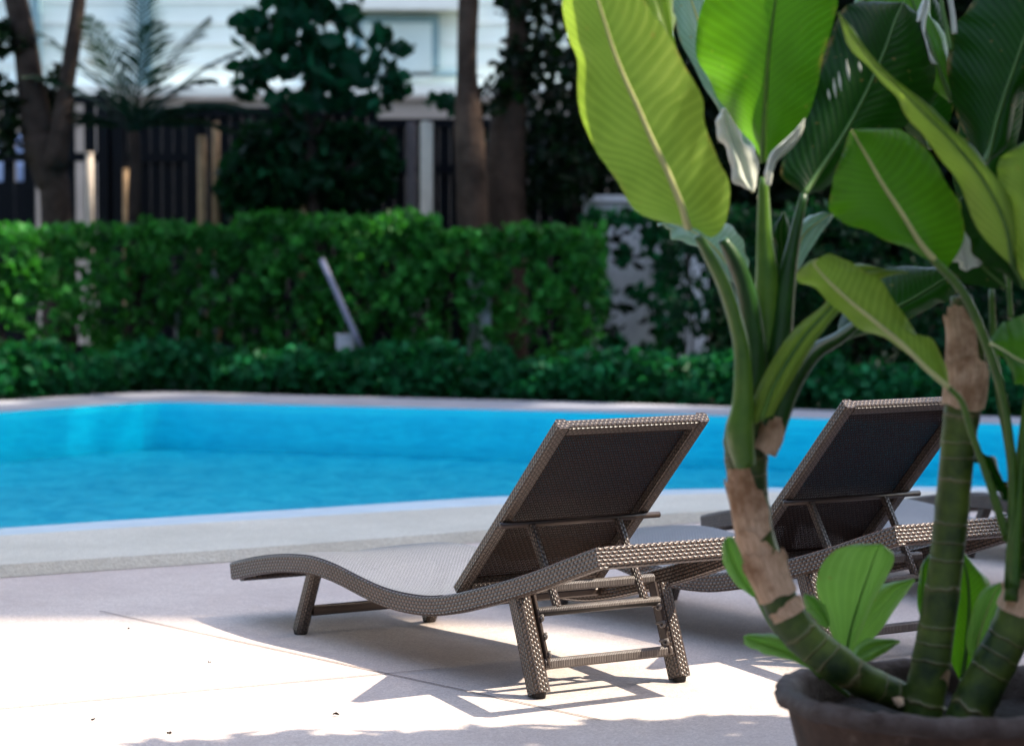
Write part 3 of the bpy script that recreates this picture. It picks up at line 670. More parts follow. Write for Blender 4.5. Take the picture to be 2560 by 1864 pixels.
put(leaf_cloud('lower_leaves', blobs(px_blobs([(700, 440, 130, 100), (850, 450, 140, 90), (600, 450, 60, 90), (950, 400, 50, 60), (740, 340, 60, 50), (860, 350, 90, 40), (640, 350, 40, 40)], 22.4), 2400, 53), .16, M['deep'], seed=54, aspect=.6, droop=.6), root)
# palm, feathery fronds
def frond(mb, pts, base, az, length, rise, drop, n=26, lw=.02, ll=.32, curl=1.0):
    d = Vector((math.cos(az), math.sin(az), 0)); side = Vector((-d.y, d.x, 0)); prev = None
    sp = []
    for i in range(n+1):
        t_ = i/n; p = base + d*(length*t_) + Vector((0, 0, rise*t_ - drop*t_*t_)); sp.append(p)
    mb.tube(sp, [.010*(1-.8*i/n)+.002 for i in range(n+1)], 5)
    for i in range(2, n+1):
        t_ = i/n; tan = (sp[i]-sp[i-1]).normalized(); l_ = ll*math.sin(math.pi*min(1, .15+.85*t_))**.6*(1-.25*t_)
        for s_ in (-1, 1):
            e = (side*s_*.8 + tan*.75 + Vector((0, 0, -.25*random.uniform(.3, 1.5)))).normalized()
            a = sp[i]; tip = a + e*l_*random.uniform(.85, 1.1); up = e.cross(tan).normalized(); wv = e.cross(up).normalized()*lw*.5
            mid = a.lerp(tip, .5) + Vector((0, 0, .02))
            k_ = mb.add([a-wv*.4, a+wv*.4, mid+wv, tip, mid-wv]); mb.face((k_, k_+1, k_+2, k_+3, k_+4))
def palm(name, base, ztop, label, fr, trunk_r, mat='palm', lean=(0,0), **kw):
    root = empty(name, base, label, 'palm'); top = Vector((base[0]+lean[0], base[1]+lean[1], ztop))
    mb = MB(); b0 = Vector(base); mb.tube([b0.lerp(top, k_/8) + Vector((.01*math.sin(k_*2), 0, 0)) for k_ in range(9)], [trunk_r*(1.15-.3*k_/8) for k_ in range(9)], 10)
    put(mb.build('trunk', M['darkbark'], smooth=True), root)
    for az, ln, ri, dr in fr:
        mb = MB(); frond(mb, None, top, az, ln, ri, dr, **kw); put(mb.build('frond', M[mat]), root)
    return root
bx_ = P(335, 300, 22.0)
random.seed(5)
palm('feather_palm', (bx_.x, 22.0, 0), P(0, 330, 22.0).z, 'slim palm with thin feathery fronds in front of the dark fence', [(R(a), l_, r2, d_) for a, l_, r2, d_ in ((10, .95, 1.15, .45), (30, .75, 1.0, .55), (-20, 1.1, .75, .6), (170, .85, 1.3, .45), (195, .95, .95, .5), (150, .6, 1.35, .4), (75, .25, 1.5, .2), (300, .5, 1.3, .4), (230, .5, 1.35, .4), (0, 1.05, .5, .6), (182, 1.0, .5, .6), (345, .7, 1.35, .4), (355, 1.25, .8, .7), (176, 1.2, .7, .75))], .06, lw=.024, ll=.36, n=26)
# dense dark trees, right background
for i, (px, w_, lab) in enumerate(((1450, 160, 'dark dense tree behind the big left leaf of the cane'), (1850, 260, 'dark dense tree behind the middle leaves of the cane'), (2300, 260, 'dark dense tree behind the cane leaves at the far right'))):
    Y = 23 + i*.5; c0 = P(px, 400, Y)
    root = empty('dense_tree', (c0.x, Y, 0), lab, 'tree', None)
    mb = MB(); mb.tube([(c0.x+.04*math.sin(k_), Y, k_*.5) for k_ in range(9)], [.11-.008*k_ for k_ in range(9)], 10); put(mb.build('trunk', M['darkbark'], smooth=True), root)
    rows = [(c0.x, Y, 3.0, w_*Y/FPX*1.1, .6, 1.2), (c0.x-.5, Y-.2, 2.0, .5, .5, .7), (c0.x+.5, Y-.2, 2.1, .5, .5, .8), (c0.x, Y-.2, 3.9, .9, .6, .8), (c0.x+.2, Y, 1.6, .6, .4, .6)]
    n_ = 1500 if i == 0 else 5200
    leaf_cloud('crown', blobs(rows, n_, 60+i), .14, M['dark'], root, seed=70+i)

for i, (x, y, lab) in enumerate(((2.6, 26.0, 'first of the tall dark trees in the back row at the right'), (4.2, 26.6, 'second of the tall dark trees in the back row at the right'), (5.9, 26.2, 'third of the tall dark trees in the back row, farthest right'))):
    root = empty('tall_dark_tree', (x, y, 0), lab, 'tree')
    mb = MB(); mb.tube([(x+.06*math.sin(k_), y, k_*.7) for k_ in range(9)], [.16-.012*k_ for k_ in range(9)], 10); put(mb.build('trunk', M['darkbark'], smooth=True), root)
    rows = [(x, y-.4, .5, 1.2, .5, .8), (x-.6, y, .9, .9, .6, .9), (x, y, 1.2, 1.0, .7, 1.1), (x-.5, y, 2.6, .9, .7, 1.0), (x+.5, y, 2.8, .9, .7, 1.0), (x, y, 4.0, 1.1, .8, 1.1), (x+.2, y, 5.6, 1.1, .8, 1.2)]
    put(leaf_cloud('crown', blobs(rows, 9000, 90+i), .17, M['dark'], seed=95+i), root)
for i, (xa, xb_, h_, lab) in enumerate(((2.50, 2.78, .34, 'larger white planter block at the far pool edge'), (2.86, 3.02, .31, 'smaller white planter block at the far pool edge, right of the larger'))):
    yy = edgeY((xa+xb_)/2)+.42; root = empty('white_planter', ((xa+xb_)/2, yy, 0), lab, 'planter')
    mb = MB(); mb.bar([(( xa+xb_)/2, yy+.14, .002), ((xa+xb_)/2, yy+.14, h_-.04)], xb_-xa, .22, (1, 0, 0), .02); put(mb.build('planter_body', M['dullstone']), root)
    mb = MB(); mb.bar([((xa+xb_)/2, yy+.14, h_-.038), ((xa+xb_)/2, yy+.14, h_)], xb_-xa+.006, .226, (1, 0, 0), .01); put(mb.build('planter_rim', M['dullstone']), root)

# ---------------------------------------------------------------- off frame: blocks and greenery added to block light; palm and shade tree
root = empty('added_shade_tower', (26, 40, 0), 'unseen tall plastered block with a sloping side, added right of the pool to cast the shade edge', 'building')  # unseen block, its outline shaped to cast the shade edge on the deck
mb = MB()
T54 = math.tan(SUN_EL); X0, X1 = 22.0, 36.0
def yz(Xg, Yg): return (Yg, (X0-Xg)*T54)          # where the sun's ray to that ground point meets the added block's face
prof = [(8.72, 45), yz(-.9, 8.72), yz(-.25, 8.68), yz(.15, 8.50), yz(.70, 7.95), yz(3.2, 5.6), (-2, 14), (-2, 0), (19.1, 0), (19.1, 45)]
a = mb.add([(X0, y, z) for y, z in prof]); b_ = mb.add([(X1, y, z) for y, z in prof]); k_ = len(prof)
mb.face([a+i for i in range(k_)]); mb.face([b_+i for i in range(k_)][::-1])
for i in range(k_): mb.face((a+i, b_+i, b_+(i+1) % k_, a+(i+1) % k_))
put(mb.build('shade_tower_body', M['shade_block']), root)
for fl in range(12):
    for j in range(2):
        y = 10.5+j*4; z = 2+fl*3.4; mb = MB(); mb.box(X0-.06, y, z, X0-.003, y+2.4, z+1.7)
        put(mb.build('window', M['shade_block_win']), root)
root = empty('added_shade_block', (30, -10, 0), 'unseen plain plastered block, added right of and behind the viewer to shade the deck', 'building')  # unseen block added to keep sun off the near deck
mb = MB(); mb.box(22, -30, -.01, 36, 4.9, 46); put(mb.build('shade_block_body', M['shade_block']), root)
for fl in range(12):
    for j in range(5):
        mb = MB(); mb.box(21.94, -26+j*6.2, 2+fl*3.4, 21.997, -23.6+j*6.2, 3.7+fl*3.4); put(mb.build('window', M['shade_block_win']), root)
root = empty('added_sky_blocker', (-5, -9, 0), 'unseen long low block, added behind the viewer to cut sky light', 'building')  # unseen block added to cut low sky light from behind
mb = MB(); mb.box(-32, -18, -.01, 20, -8, 13); put(mb.build('sky_blocker_body', M['shade_block']), root)
for fl in range(4):
    for j in range(10):
        mb = MB(); mb.box(-30+j*5, -7.997, .8+fl*3.1, -27.4+j*5, -7.94, 2.9+fl*3.1); put(mb.build('window', M['shade_block_win']), root)
random.seed(9)
palm('garden_palm', (3.5, 5.35, 0), 3.15, 'palm standing right of the potted canes, its fronds reaching over them', [(R(a), l_, r2, d_) for a, l_, r2, d_ in ((178, 1.75, .25, .75), (160, 1.95, .3, .8), (146, 2.1, .3, .8), (137, 1.9, .3, .7), (195, 1.7, .3, .8), (168, 1.3, .5, .6), (215, 1.7, .3, .9), (250, 1.6, .4, .9), (290, 1.6, .4, .9), (330, 1.6, .4, .9), (15, 1.6, .4, .9), (60, 1.3, .5, .9), (100, 1.2, .5, .9))], .09, lw=.035, ll=.42)

root = empty('sky_blocking_shrub', (2.5, 5.5, 0), 'unseen dense dark shrub, added just right of the clay pot to block sky light', 'shrub')  # unseen shrub added to darken the canes from the right
mb = MB(); [mb.tube([(2.4+.02*k_, 5.3+.02*k_, 0), (2.4, 5.3, 1.6)], .03, 6) for k_ in range(1)]; put(mb.build('stem', M['darkbark']), root)
put(leaf_cloud('foliage', blobs([(2.35, 5.0, .6, .5, .7, .7), (2.4, 5.9, .6, .5, .7, .7), (2.4, 5.1, 1.5, .45, .7, .7), (2.45, 5.9, 1.5, .45, .65, .7), (2.5, 5.5, 2.3, .4, .8, .5)], 5200, 501), .15, M['dark'], seed=502), root)
root = empty('shade_tree', (6.2, 5.6, 0), 'leafy shade tree standing outside the frame on the right, behind the garden palm', 'tree')
mb = MB(); mb.tube([(6.2-.12*k_, 5.6-.03*k_, k_*.6) for k_ in range(9)], [.16-.011*k_ for k_ in range(9)], 10); put(mb.build('trunk', M['bark'], smooth=True), root)
for e_ in ((3.2, 5.0, 4.4), (4.0, 4.2, 5.4), (3.4, 6.2, 4.6), (5.2, 6.6, 5.0)):
    mb = MB(); p0_ = Vector((5.6, 5.45, 3.0)); mb.tube([p0_.lerp(Vector(e_), k_/5)+Vector((0,0,.15*math.sin(k_*.6))) for k_ in range(6)], [.07-.011*k_ for k_ in range(6)], 8); put(mb.build('branch', M['bark'], smooth=True), root)
SC = []
r_ = np.random.RandomState(77)
for gx, gy, rr_ in ((-.35,5.9,.45), (.2,5.0,.35), (.1,5.6,.45), (.6,5.9,.5), (1.1,5.2,.6), (1.3,6.1,.5), (2.0,5.6,.7), (-.3,4.8,.45), (1.0,4.5,.6), (2.4,4.8,.7), (1.6,6.5,.4), (2.2,6.3,.45), (-.7,5.8,.4), (.9,5.6,.4), (1.6,5.3,.5)):
    z_ = 4.6+r_.uniform(-.4,.7); SC.append((gx+z_/T54, gy, z_, rr_, rr_, rr_*.7))
put(leaf_cloud('crown', blobs(SC, 2600, 78), .22, M['dark'], seed=79, aspect=.5, flat=.3), root)
SL = []
for gx, gy, rr_ in ((-.86,6.42,.20), (-.60,6.60,.16), (-.42,6.50,.2), (-.20,6.55,.22), (.05,6.58,.26), (.35,6.66,.26), (.62,6.70,.28), (.95,6.70,.30), (1.3,6.62,.32), (-.5,6.2,.3), (.2,6.2,.35), (.8,6.25,.35), (-.95,6.25,.25)):
    z_ = 2.9+r_.uniform(-.1,.3); SL.append((gx+z_/T54, gy, z_, rr_, rr_, rr_*.5))
SM = []
for gx, gy, rr_ in ((-.66,5.12,.17), (-.40,5.1,.20), (-.12,5.12,.20), (-.20,5.42,.14), (.0,5.42,.18), (.25,5.3,.25), (.5,5.5,.25), (-.75,5.7,.25), (-.2,5.75,.25), (-.66,4.9,.16)):
    z_ = 3.3+r_.uniform(-.1,.3); SM.append((gx+z_/T54, gy, z_, rr_, rr_, rr_*.7))
put(leaf_cloud('sun_patch_shade_leaves', blobs(SM, 420, 90), .16, M['dark'], seed=91, aspect=.6, flat=.4), root)  # added leaf clumps; gaps between them shape sun patches on the cane leaves
put(leaf_cloud('low_branch_leaves', blobs(SL, 2600, 80), .17, M['dark'], seed=81, aspect=.42, flat=.5), root)

for i, (yc, lab) in enumerate(((20.6, 'nearest of three unseen giant trees, added right of the pool to dapple the sun'), (24.5, 'middle of three unseen giant trees, added right of the pool to dapple the sun'), (29.0, 'farthest of three unseen giant trees, added right of the pool to dapple the sun'))):
    root = empty('added_dapple_tree', (14, yc, 0), lab, 'tree')  # unseen tree added for dappled sun on the hedges
    mb = MB(); mb.tube([(14+.2*math.sin(k_), yc, k_*2.6) for k_ in range(8)], [.55-.05*k_ for k_ in range(8)], 12); put(mb.build('trunk', M['bark'], smooth=True), root)
    r_ = np.random.RandomState(300+i); C_ = []
    for k_ in range(26):
        gx, gy = r_.uniform(-5.5, 4.5), yc + r_.uniform(-2.1, 2.1); x_ = r_.uniform(9, 17); C_.append((x_, gy, (x_-gx)*T54, 1.1, .9, .8))
    put(leaf_cloud('crown', blobs(C_, 3000, 310+i), .42, M['dark'], seed=315+i, flat=.2), root)
for i, (x, y) in enumerate(((-6.5, 2), (-6.8, 6.6), (-7.6, 11.5))):  # unseen trees added to cut low sky light from the left
    root = empty('added_sky_screen_tree', (x, y, 0), ('nearest', 'middle', 'farthest')[i] + ' of three unseen leafy trees, added left of the deck to cut sky light', 'tree')
    mb = MB(); mb.tube([(x+.05*math.sin(k_), y, k_*.5) for k_ in range(8)], [.2-.015*k_ for k_ in range(8)], 10); put(mb.build('trunk', M['bark'], smooth=True), root)
    put(leaf_cloud('crown', blobs([(x, y, 5.0, 2.2, 2.6, 2.6), (x-.6, y, 8.0, 2.0, 2.4, 2.0), (x+.2, y-1, 2.4, 1.5, 1.6, 1.8), (x, y+1.3, 2.2, 1.5, 1.6, 1.7)], 5200, 120+i), .34, M['dark'], seed=125+i), root)

# ---------------------------------------------------------------- the pot and its dumb canes
PC = P(2385, 1700, 5.45); PR = .385; PZ = P(1942, 1700, 5.45).z - .012
pot = empty('clay_pot', (PC.x, PC.y, 0), 'big old brown clay pot with a worn grey rim holding the canes', 'pot')
def lathe(mb, prof, n=96, jag=0, seed=0, cx=0, cy=0):
    r_ = random.Random(seed); jit = [sum(math.sin(2*math.pi*j/n*f_ + ph_)*a_ for f_, ph_, a_ in ((3, 1, .4), (7, 2, .3), (13, 4, .3), (29, .5, .25))) for j in range(n)]
    bs = [mb.add([(cx + (r+jit[j]*jag*jr)*math.cos(2*math.pi*j/n), cy + (r+jit[j]*jag*jr)*math.sin(2*math.pi*j/n), z+jit[(j*5) % n]*jag*jr*.8) for j in range(n)]) for r, z, jr in prof]
    for i in range(len(prof)-1):
        for j in range(n): j2 = (j+1) % n; mb.face((bs[i]+j, bs[i]+j2, bs[i+1]+j2, bs[i+1]+j), [(j/n, i), (j2/n, i), (j2/n, i+1), (j/n, i+1)])
mb = MB(); lathe(mb, [(.27, 0, 0), (.29, .01, 0), (.315, .12, .3), (.335, .22, .3), (PR-.032, PZ-.055, .3), (PR-.028, PZ-.045, .6)], jag=.004, cx=PC.x, cy=PC.y)
put(mb.build('pot_body', M['clay'], smooth=True), pot)
mb = MB(); lathe(mb, [(PR-.030, PZ-.046, .5), (PR-.004, PZ-.034, 1.2), (PR+.002, PZ-.020, 1.8), (PR-.008, PZ-.004, 1.4), (PR-.036, PZ-.002, 1), (PR-.052, PZ-.02, .6), (PR-.054, PZ-.11, 0)], jag=.006, cx=PC.x, cy=PC.y)
put(mb.build('pot_rim', M['potrim'], smooth=True), pot)
mb = MB(); c0 = mb.add([(PC.x, PC.y, PZ-.05)]); nn = 48; rr = mb.add([(PC.x+(PR-.053)*math.cos(2*math.pi*j/nn), PC.y+(PR-.053)*math.sin(2*math.pi*j/nn), PZ-.075+.008*math.sin(j*3)) for j in range(nn)])
for j in range(nn): mb.face((c0, rr+j, rr+(j+1) % nn))
put(mb.build('soil', M['soil'], smooth=True), pot)
r_ = np.random.RandomState(2)
for i in range(5):
    px_, py_ = ((2062, 1545), (2095, 1500), (2075, 1520), (1990, 1552), (2160, 1555))[i]
    q = V1(px_, py_, 5.35); q.z = max(q.z, PZ-.05); pc = leaf_cloud('dry_leaf_scrap', [q], .05, M['dry'], seed=3+i, flat=.5); put(pc, pot)
def z6(x, y): return ((1950 + x/2.359)/K, (y/2.359)/K)
def z5(x, y): return ((1380 + x/2.358)/K, (y/2.358)/K)
def z7(x, y): return ((1700 + x/2.54)/K, (600 + y/2.54)/K)
def leaf(parent, rows, Y0, Y1, dl, dr, mat, rib='midrib', ribw=.006, wave=.008, name='leaf', seed=0, camber=.018, fr=None):
    """rows = (mid x,y, left x,y, right x,y) in photo px at 2267 wide, base to tip; Y = depth of the midrib at base and tip;
    dl, dr = how much farther (+) or nearer (-) the left and right edges lie, in metres"""
    rws = rows if fr is None else [tuple(c_ for k_ in range(0, 6, 2) for c_ in fr(r0[k_], r0[k_+1])) for r0 in rows]
    A = cr(rws, 40); n = len(A); S_ = 7; mb = MB(); mids = []
    r_ = random.Random(seed*13+5); ph = [r_.uniform(0, 6.28) for _ in range(4)]
    bs = []
    for i, (mx, my, lx, ly, rx, ry) in enumerate(A):
        t_ = i/(n-1); Y = Y0 + (Y1-Y0)*t_; e = math.sin(math.pi*min(1, max(0, t_)))**.5 if 0 < t_ < 1 else 0
        m_ = V1(mx, my, Y); l_ = V1(lx, ly, Y + dl*e); r2 = V1(rx, ry, Y + dr*e); mids.append(m_)
        ring = []
        for j in range(-S_, S_+1):
            s_ = abs(j)/S_; q = m_.lerp(l_ if j < 0 else r2, s_)
            side = (l_ if j < 0 else r2) - m_
            q = q + Vector((0, -1, .25))*(camber*math.sin(math.pi*s_)*e)
            q = q + Vector((.5, 1, .5))*wave*s_*s_*(math.sin(t_*17+ph[0]+(j > 0)*2)+.6*math.sin(t_*37+ph[1]+(j > 0)))*e
            ring.append(q)
        bs.append(mb.add(ring))
    for i in range(n-1):
        for j in range(2*S_):
            u0, u1 = (j-S_)/S_, (j+1-S_)/S_; v0, v1 = i/(n-1), (i+1)/(n-1)
            mb.face((bs[i]+j, bs[i]+j+1, bs[i+1]+j+1, bs[i+1]+j), [(u0, v0), (u1, v0), (u1, v1), (u0, v1)])
    o = mb.build(name, M[mat], smooth=True); put(o, parent)
    if rib:
        mb = MB(); mb.tube([m_ + Vector((0, -.002, 0)) for m_ in mids], [ribw*(1-.8*i/(n-1)) for i in range(n)], 8)
        rb = mb.build('midrib', M[rib], smooth=True); rb.parent = o; rb.matrix_parent_inverse = Matrix.Identity(4)
    return o
def stalk(parent, pts, Y0, Y1, w0, w1, mat='petiole', name='petiole', fr=None, squash=.8):
    """pts in photo px; w = width in px at 2267 wide"""
    pts = [fr(*p) for p in pts] if fr else pts
    A = cr(pts, 26); n = len(A); q = []; r2 = []
    for i, a_ in enumerate(A):
        t_ = i/(n-1); Y = Y0+(Y1-Y0)*t_; q.append(V1(a_[0], a_[1], Y)); r2.append((a_[2] if len(a_) > 2 else w0+(w1-w0)*t_)*K*Y/FPX/2)
    mb = MB(); mb.tube(q, r2, 12, squash=squash); return put(mb.build(name, M[mat], smooth=True), parent)
def cane(parent, rows, Y, name='stem', mat='cane'):
    """rows = (px, py, width px, dY)"""
    A = cr(rows, 46); mb = MB(); q = []; r2 = []
    for i, (x, y, w_, dY) in enumerate(A):
        q.append(V1(x, y, Y+dY)); s_ = (i*.42) % 1.0; r2.append(w_*K*Y/FPX/2*(1+.05*(s_ > .75)))
    mb.tube(q, r2, 20); return put(mb.build(name, M[mat], smooth=True), parent)
def sheath(parent, rows, Y, seed=0, a0=.8, cover=.6, flare=.10, lift=1.12, mat='dry'):
    """papery sleeve part way round the cane, following it; rows = (px, py, cane width px) from its foot to its torn top"""
    A = cr(rows, 15); n = 30; mb = MB(); bs = []; m_ = len(A)-1
    cen = [V1(a_[0], a_[1], Y) for a_ in A]; rad = [a_[2]*K*Y/FPX/2 for a_ in A]
    def at(t_):
        x = max(0, min(m_-1e-6, t_*m_)); k_ = int(x); f_ = x-k_; return cen[k_].lerp(cen[k_+1], f_), rad[k_]+(rad[k_+1]-rad[k_])*f_, (cen[min(k_+1, m_)]-cen[max(k_-1, 0)]).normalized()
    for i in range(13):
        t0 = i/12; ring = []
        for j in range(n+1):
            u_ = j/n*2-1; an = a0 + u_*math.pi*cover
            top = 1 - .38*u_*u_ - .12*math.sin(an*3+seed) - .06*math.sin(an*13+seed*3); bot = .12*u_*u_*math.sin(seed+1)+.05*math.sin(an*3+seed)
            tt = max(0, bot) + (top-max(0, bot))*t0; c_, r0, ax = at(tt)
            a = ax.cross(Vector((0, 1, 0))).normalized(); b_ = ax.cross(a).normalized()
            rr0 = r0*(lift + flare*t0**4 + .03*abs(u_)**3 + .02*math.sin(an*6+i*.5+seed)); ring.append(c_ + (a*math.cos(an)+b_*math.sin(an))*rr0)
        bs.append(mb.add(ring))
    for i in range(12):
        for j in range(n): mb.face((bs[i]+j, bs[i]+j+1, bs[i+1]+j+1, bs[i+1]+j), [(j/n, i/12), ((j+1)/n, i/12), ((j+1)/n, (i+1)/12), (j/n, (i+1)/12)])
    return put(mb.build('dry_sheath', M[mat], smooth=True), parent)

# --- cane A (leaning, left)
A_ = empty('dumb_cane', V1(2030, 1555, 5.45), 'leaning curved cane with peeling tan sheaths, bearing the big olive leaf', 'plant', 'dumb canes in the clay pot')
Ya = 5.35
cane(A_, [(2110,1625,60,.14), (2060,1572,56,.10), (1985,1537,66,.06), (1915,1508,76,.03), (1855,1470,82,0), (1800,1428,84,0), (1755,1382,83,0), (1722,1320,80,0), (1692,1245,80,0), (1670,1172,82,0), (1658,1095,86,0), (1652,1015,94,0), (1654,955,100,0), (1665,905,86,0)], Ya)
sheath(A_, [(1676,1195,80), (1668,1150,82), (1659,1090,86), (1653,1030,92)], Ya, 1, .75, .50, .07)
sheath(A_, [(1694,1250,79), (1682,1210,80), (1672,1165,81)], Ya, 2, .6, .46, .14)
sheath(A_, [(1722,1320,79), (1706,1280,79), (1694,1245,79), (1686,1215,79)], Ya, 3, 1.5, .46, .20)
sheath(A_, [(1742,1362,81), (1726,1330,80)], Ya, 4, 2.0, .40, .08)
sheath(A_, [(1690,1000,54), (1704,965,48), (1714,920,38)], Ya-.035, 5, 1.6, .42, .2)
# leaf bases clasping the top
for pts, w0, w1, mt, y0, y1 in (([(1650,1030,60), (1638,960,80), (1645,880,58), (1640,760,46), (1606,640,40), (1572,570,34), (1545,522,24)], 0, 0, 'petiole', 5.27, 5.22),
                        ([(1668,1000,90), (1665,880,100), (1668,760,72), (1655,660,58), (1628,580,50), (1600,530,30)], 0, 0, 'petioledark', 5.36, 5.34),
                        ([(1680,980,80), (1690,860,100), (1694,740,84), (1698,620,66), (1692,520,44), (1690,392,26)], 0, 0, 'petiole', 5.42, 5.42),
                        ([(1695,980,80), (1712,860,90), (1728,740,70), (1742,620,52), (1760,520,34), (1780,430,22)], 0, 0, 'petioledark', 5.38, 5.44),
                        ([(1690,980,90), (1738,860,76), (1795,785,50), (1850,752,36), (1905,712,26), (1940,700,20)], 0, 0, 'petioledark', 5.33, 5.50)):
    stalk(A_, pts, y0, y1, w0, w1, mt)
# L1 big olive leaf
leaf(A_, [(805,1345,790,1335,850,1345), (785,1290,640,1310,935,1400), (765,1220,540,1270,1020,1330), (725,1120,460,1190,1045,1180), (670,990,390,1080,1030,1050), (615,880,320,980,985,950), (560,760,250,900,940,830), (500,620,180,700,905,700), (440,490,155,500,885,590), (390,370,150,340,800,430), (350,260,95,230,730,290), (310,130,62,120,650,150), (270,0,65,0,550,0), (240,-130,110,-130,430,-150), (215,-260,213,-260,220,-262)], 5.22, 5.05, .03, .10, 'leafolive', ribw=.008, seed=1, fr=z5, wave=.005)
leaf(A_, [(1500,120,1498,122,1502,122), (1480,60,1440,60,1492,70), (1462,0,1405,-10,1492,0), (1440,-90,1390,-90,1490,-90), (1430,-130,1428,-130,1432,-130)], 5.45, 5.5, .02, .02, 'leafolive', rib=None, seed=2)
# L2 pale leaf behind
leaf(A_, [(1668,425,1666,427,1670,427), (1645,345,1625,335,1672,340), (1610,230,1575,225,1650,245), (1565,110,1520,110,1600,90), (1530,0,1480,0,1570,-10), (1500,-90,1470,-90,1560,-100), (1490,-130,1488,-130,1494,-130)], 5.6, 5.75, -.02, .06, 'leafpale', seed=3)
leaf(A_, [(1180,1128,1165,1122,1190,1128), (1150,1060,1078,1085,1215,1065), (1110,950,1052,955,1205,930), (1060,830,990,845,1145,830), (1030,740,970,720,1090,715), (1012,665,990,662,1042,650), (1005,640,1003,640,1008,640)], 5.50, 5.52, 0, .03, 'white_tissue_and_light', rib=None, seed=4, fr=z5)
# L3 big centre leaf
leaf(A_, [(1242,960,1238,962,1248,960), (1244,900,1205,890,1310,915), (1247,830,1160,830,1370,850), (1250,740,1090,730,1440,760), (1256,640,1010,620,1515,670), (1262,520,950,540,1560,520), (1270,400,890,420,1590,400), (1282,270,850,300,1625,250), (1300,120,860,150,1665,100), (1318,0,895,0,1680,0), (1330,-130,960,-130,1640,-130), (1345,-260,1340,-260,1350,-260)], 5.42, 5.35, .06, .05, 'leafgreen', ribw=.008, seed=5, rib='petiole', fr=z5, wave=.005)
leaf(A_, [(1275,1095,1262,1092,1290,1090), (1282,1010,1256,1000,1312,985), (1318,920,1290,900,1345,935), (1390,850,1368,828,1412,880), (1450,780,1438,760,1470,795), (1490,700,1488,698,1493,702)], 5.36, 5.36, .0, .02, 'white_tissue_and_light', rib=None, seed=6, wave=.004, fr=z5)
# L4 dark leaf; pale strips on it paint light through tears
leaf(A_, [(1780,432,1778,434,1783,434), (1810,385,1730,375,1850,400), (1860,310,1770,260,1930,305), (1910,220,1815,150,2010,275), (1955,120,1852,45,2070,180), (1980,50,1890,5,2050,60), (2000,5,1998,5,2002,5)], 5.44, 5.62, .04, .07, 'leafdark', ribw=.007, rib='midribdark', seed=7)
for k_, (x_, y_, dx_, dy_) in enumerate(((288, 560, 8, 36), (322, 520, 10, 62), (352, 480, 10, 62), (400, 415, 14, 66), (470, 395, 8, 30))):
    leaf(A_, [(x_-dx_*.6, y_-dy_, x_-dx_*.6-1, y_-dy_, x_-dx_*.6+1, y_-dy_), (x_, y_, x_-9, y_, x_+9, y_), (x_+dx_*.8, y_+dy_, x_+dx_*.8-1, y_+dy_, x_+dx_*.8+1, y_+dy_)], 5.43, 5.43, 0, 0, 'white_tissue_and_light', rib=None, seed=200+k_, fr=z6, wave=0, camber=.002, name='tear_light_streak')  # pale strip painting light that shows through a tear
# L2b pale leaf behind the stalks, left and right
leaf(A_, [(1640,640,1638,642,1643,642), (1610,585,1560,565,1655,590), (1560,530,1500,530,1640,520), (1500,500,1470,505,1560,490), (1455,495,1453,495,1457,495)], 5.62, 5.7, .0, .0, 'leafpale', seed=8)
leaf(A_, [(1735,640,1733,642,1738,642), (1755,580,1742,570,1775,585), (1780,520,1760,505,1815,520), (1830,480,1810,472,1838,490), (1845,474,1843,474,1847,476)], 5.55, 5.6, .0, .0, 'leafpale', seed=9)
# small upright leaf right of stalks
leaf(A_, [(1720,760,1715,762,1728,762), (1728,680,1700,680,1750,690), (1735,600,1708,590,1765,600), (1728,520,1712,510,1752,520), (1735,470,1733,470,1737,470)], 5.48, 5.5, .0, .02, 'leafdark', rib='midribdark', seed=10)
# L8 channelled leaf rising to the right
leaf(A_, [(515,1145,440,1190,590,1110), (600,920,480,965,720,880), (780,630,690,605,865,640), (960,430,925,395,1000,470), (1090,270,1045,205,1140,335), (1180,200,1130,150,1285,243), (1330,205,1300,190,1350,225), (1450,205,1448,200,1452,212)], 5.26, 5.30, .03, .0, 'leafolive', rib='petiole', seed=11, fr=z7, wave=.003)
# L10 dark leaf behind
leaf(A_, [(1010,660,1005,662,1015,655), (1090,560,1010,520,1220,590), (1280,470,1080,380,1460,500), (1480,370,1280,200,1640,410), (1640,270,1440,160,1760,330), (1800,180,1798,180,1802,185)], 5.62, 5.8, .05, .05, 'leafdark', rib='midribdark', seed=12, fr=z7)

# --- cane B (upright, ringed)
B_ = empty('dumb_cane', V1(2050, 1560, 5.4), 'straight upright ringed cane with a tan sleeve near its top', 'plant', 'dumb canes in the clay pot')
Yb = 5.38
cane(B_, [(2038,1630,92,0), (2045,1560,90,0), (2062,1460,86,0), (2082,1330,80,0), (2100,1200,76,0), (2112,1080,76,0), (2125,950,78,0), (2138,850,84,0), (2140,770,78,0), (2132,700,62,0), (2128,655,46,0)], Yb)
sheath(B_, [(2130,905,86), (2136,870,86), (2140,820,84), (2139,790,80)], Yb, 6, 1.1, .72, .08)
sheath(B_, [(2138,810,82), (2138,760,76), (2131,710,66), (2120,670,52)], Yb, 7, .7, .42, .2)
# L6 front leaf
leaf(B_, [(2068,575,2064,578,2074,574), (2035,535,1990,545,2098,590), (1998,475,1905,502,2135,520), (1955,410,1838,480,2110,420), (1922,352,1846,400,2040,318), (1900,315,1868,330,1960,285), (1885,288,1883,290,1890,287)], 5.20, 5.12, .02, .08, 'leafgreen', ribw=.007, seed=21)
stalk(B_, [(2062,570), (2130,645), (2175,740), (2215,860), (2238,1000), (2240,1150), (2232,1300)], 5.2, 5.3, 22, 26)
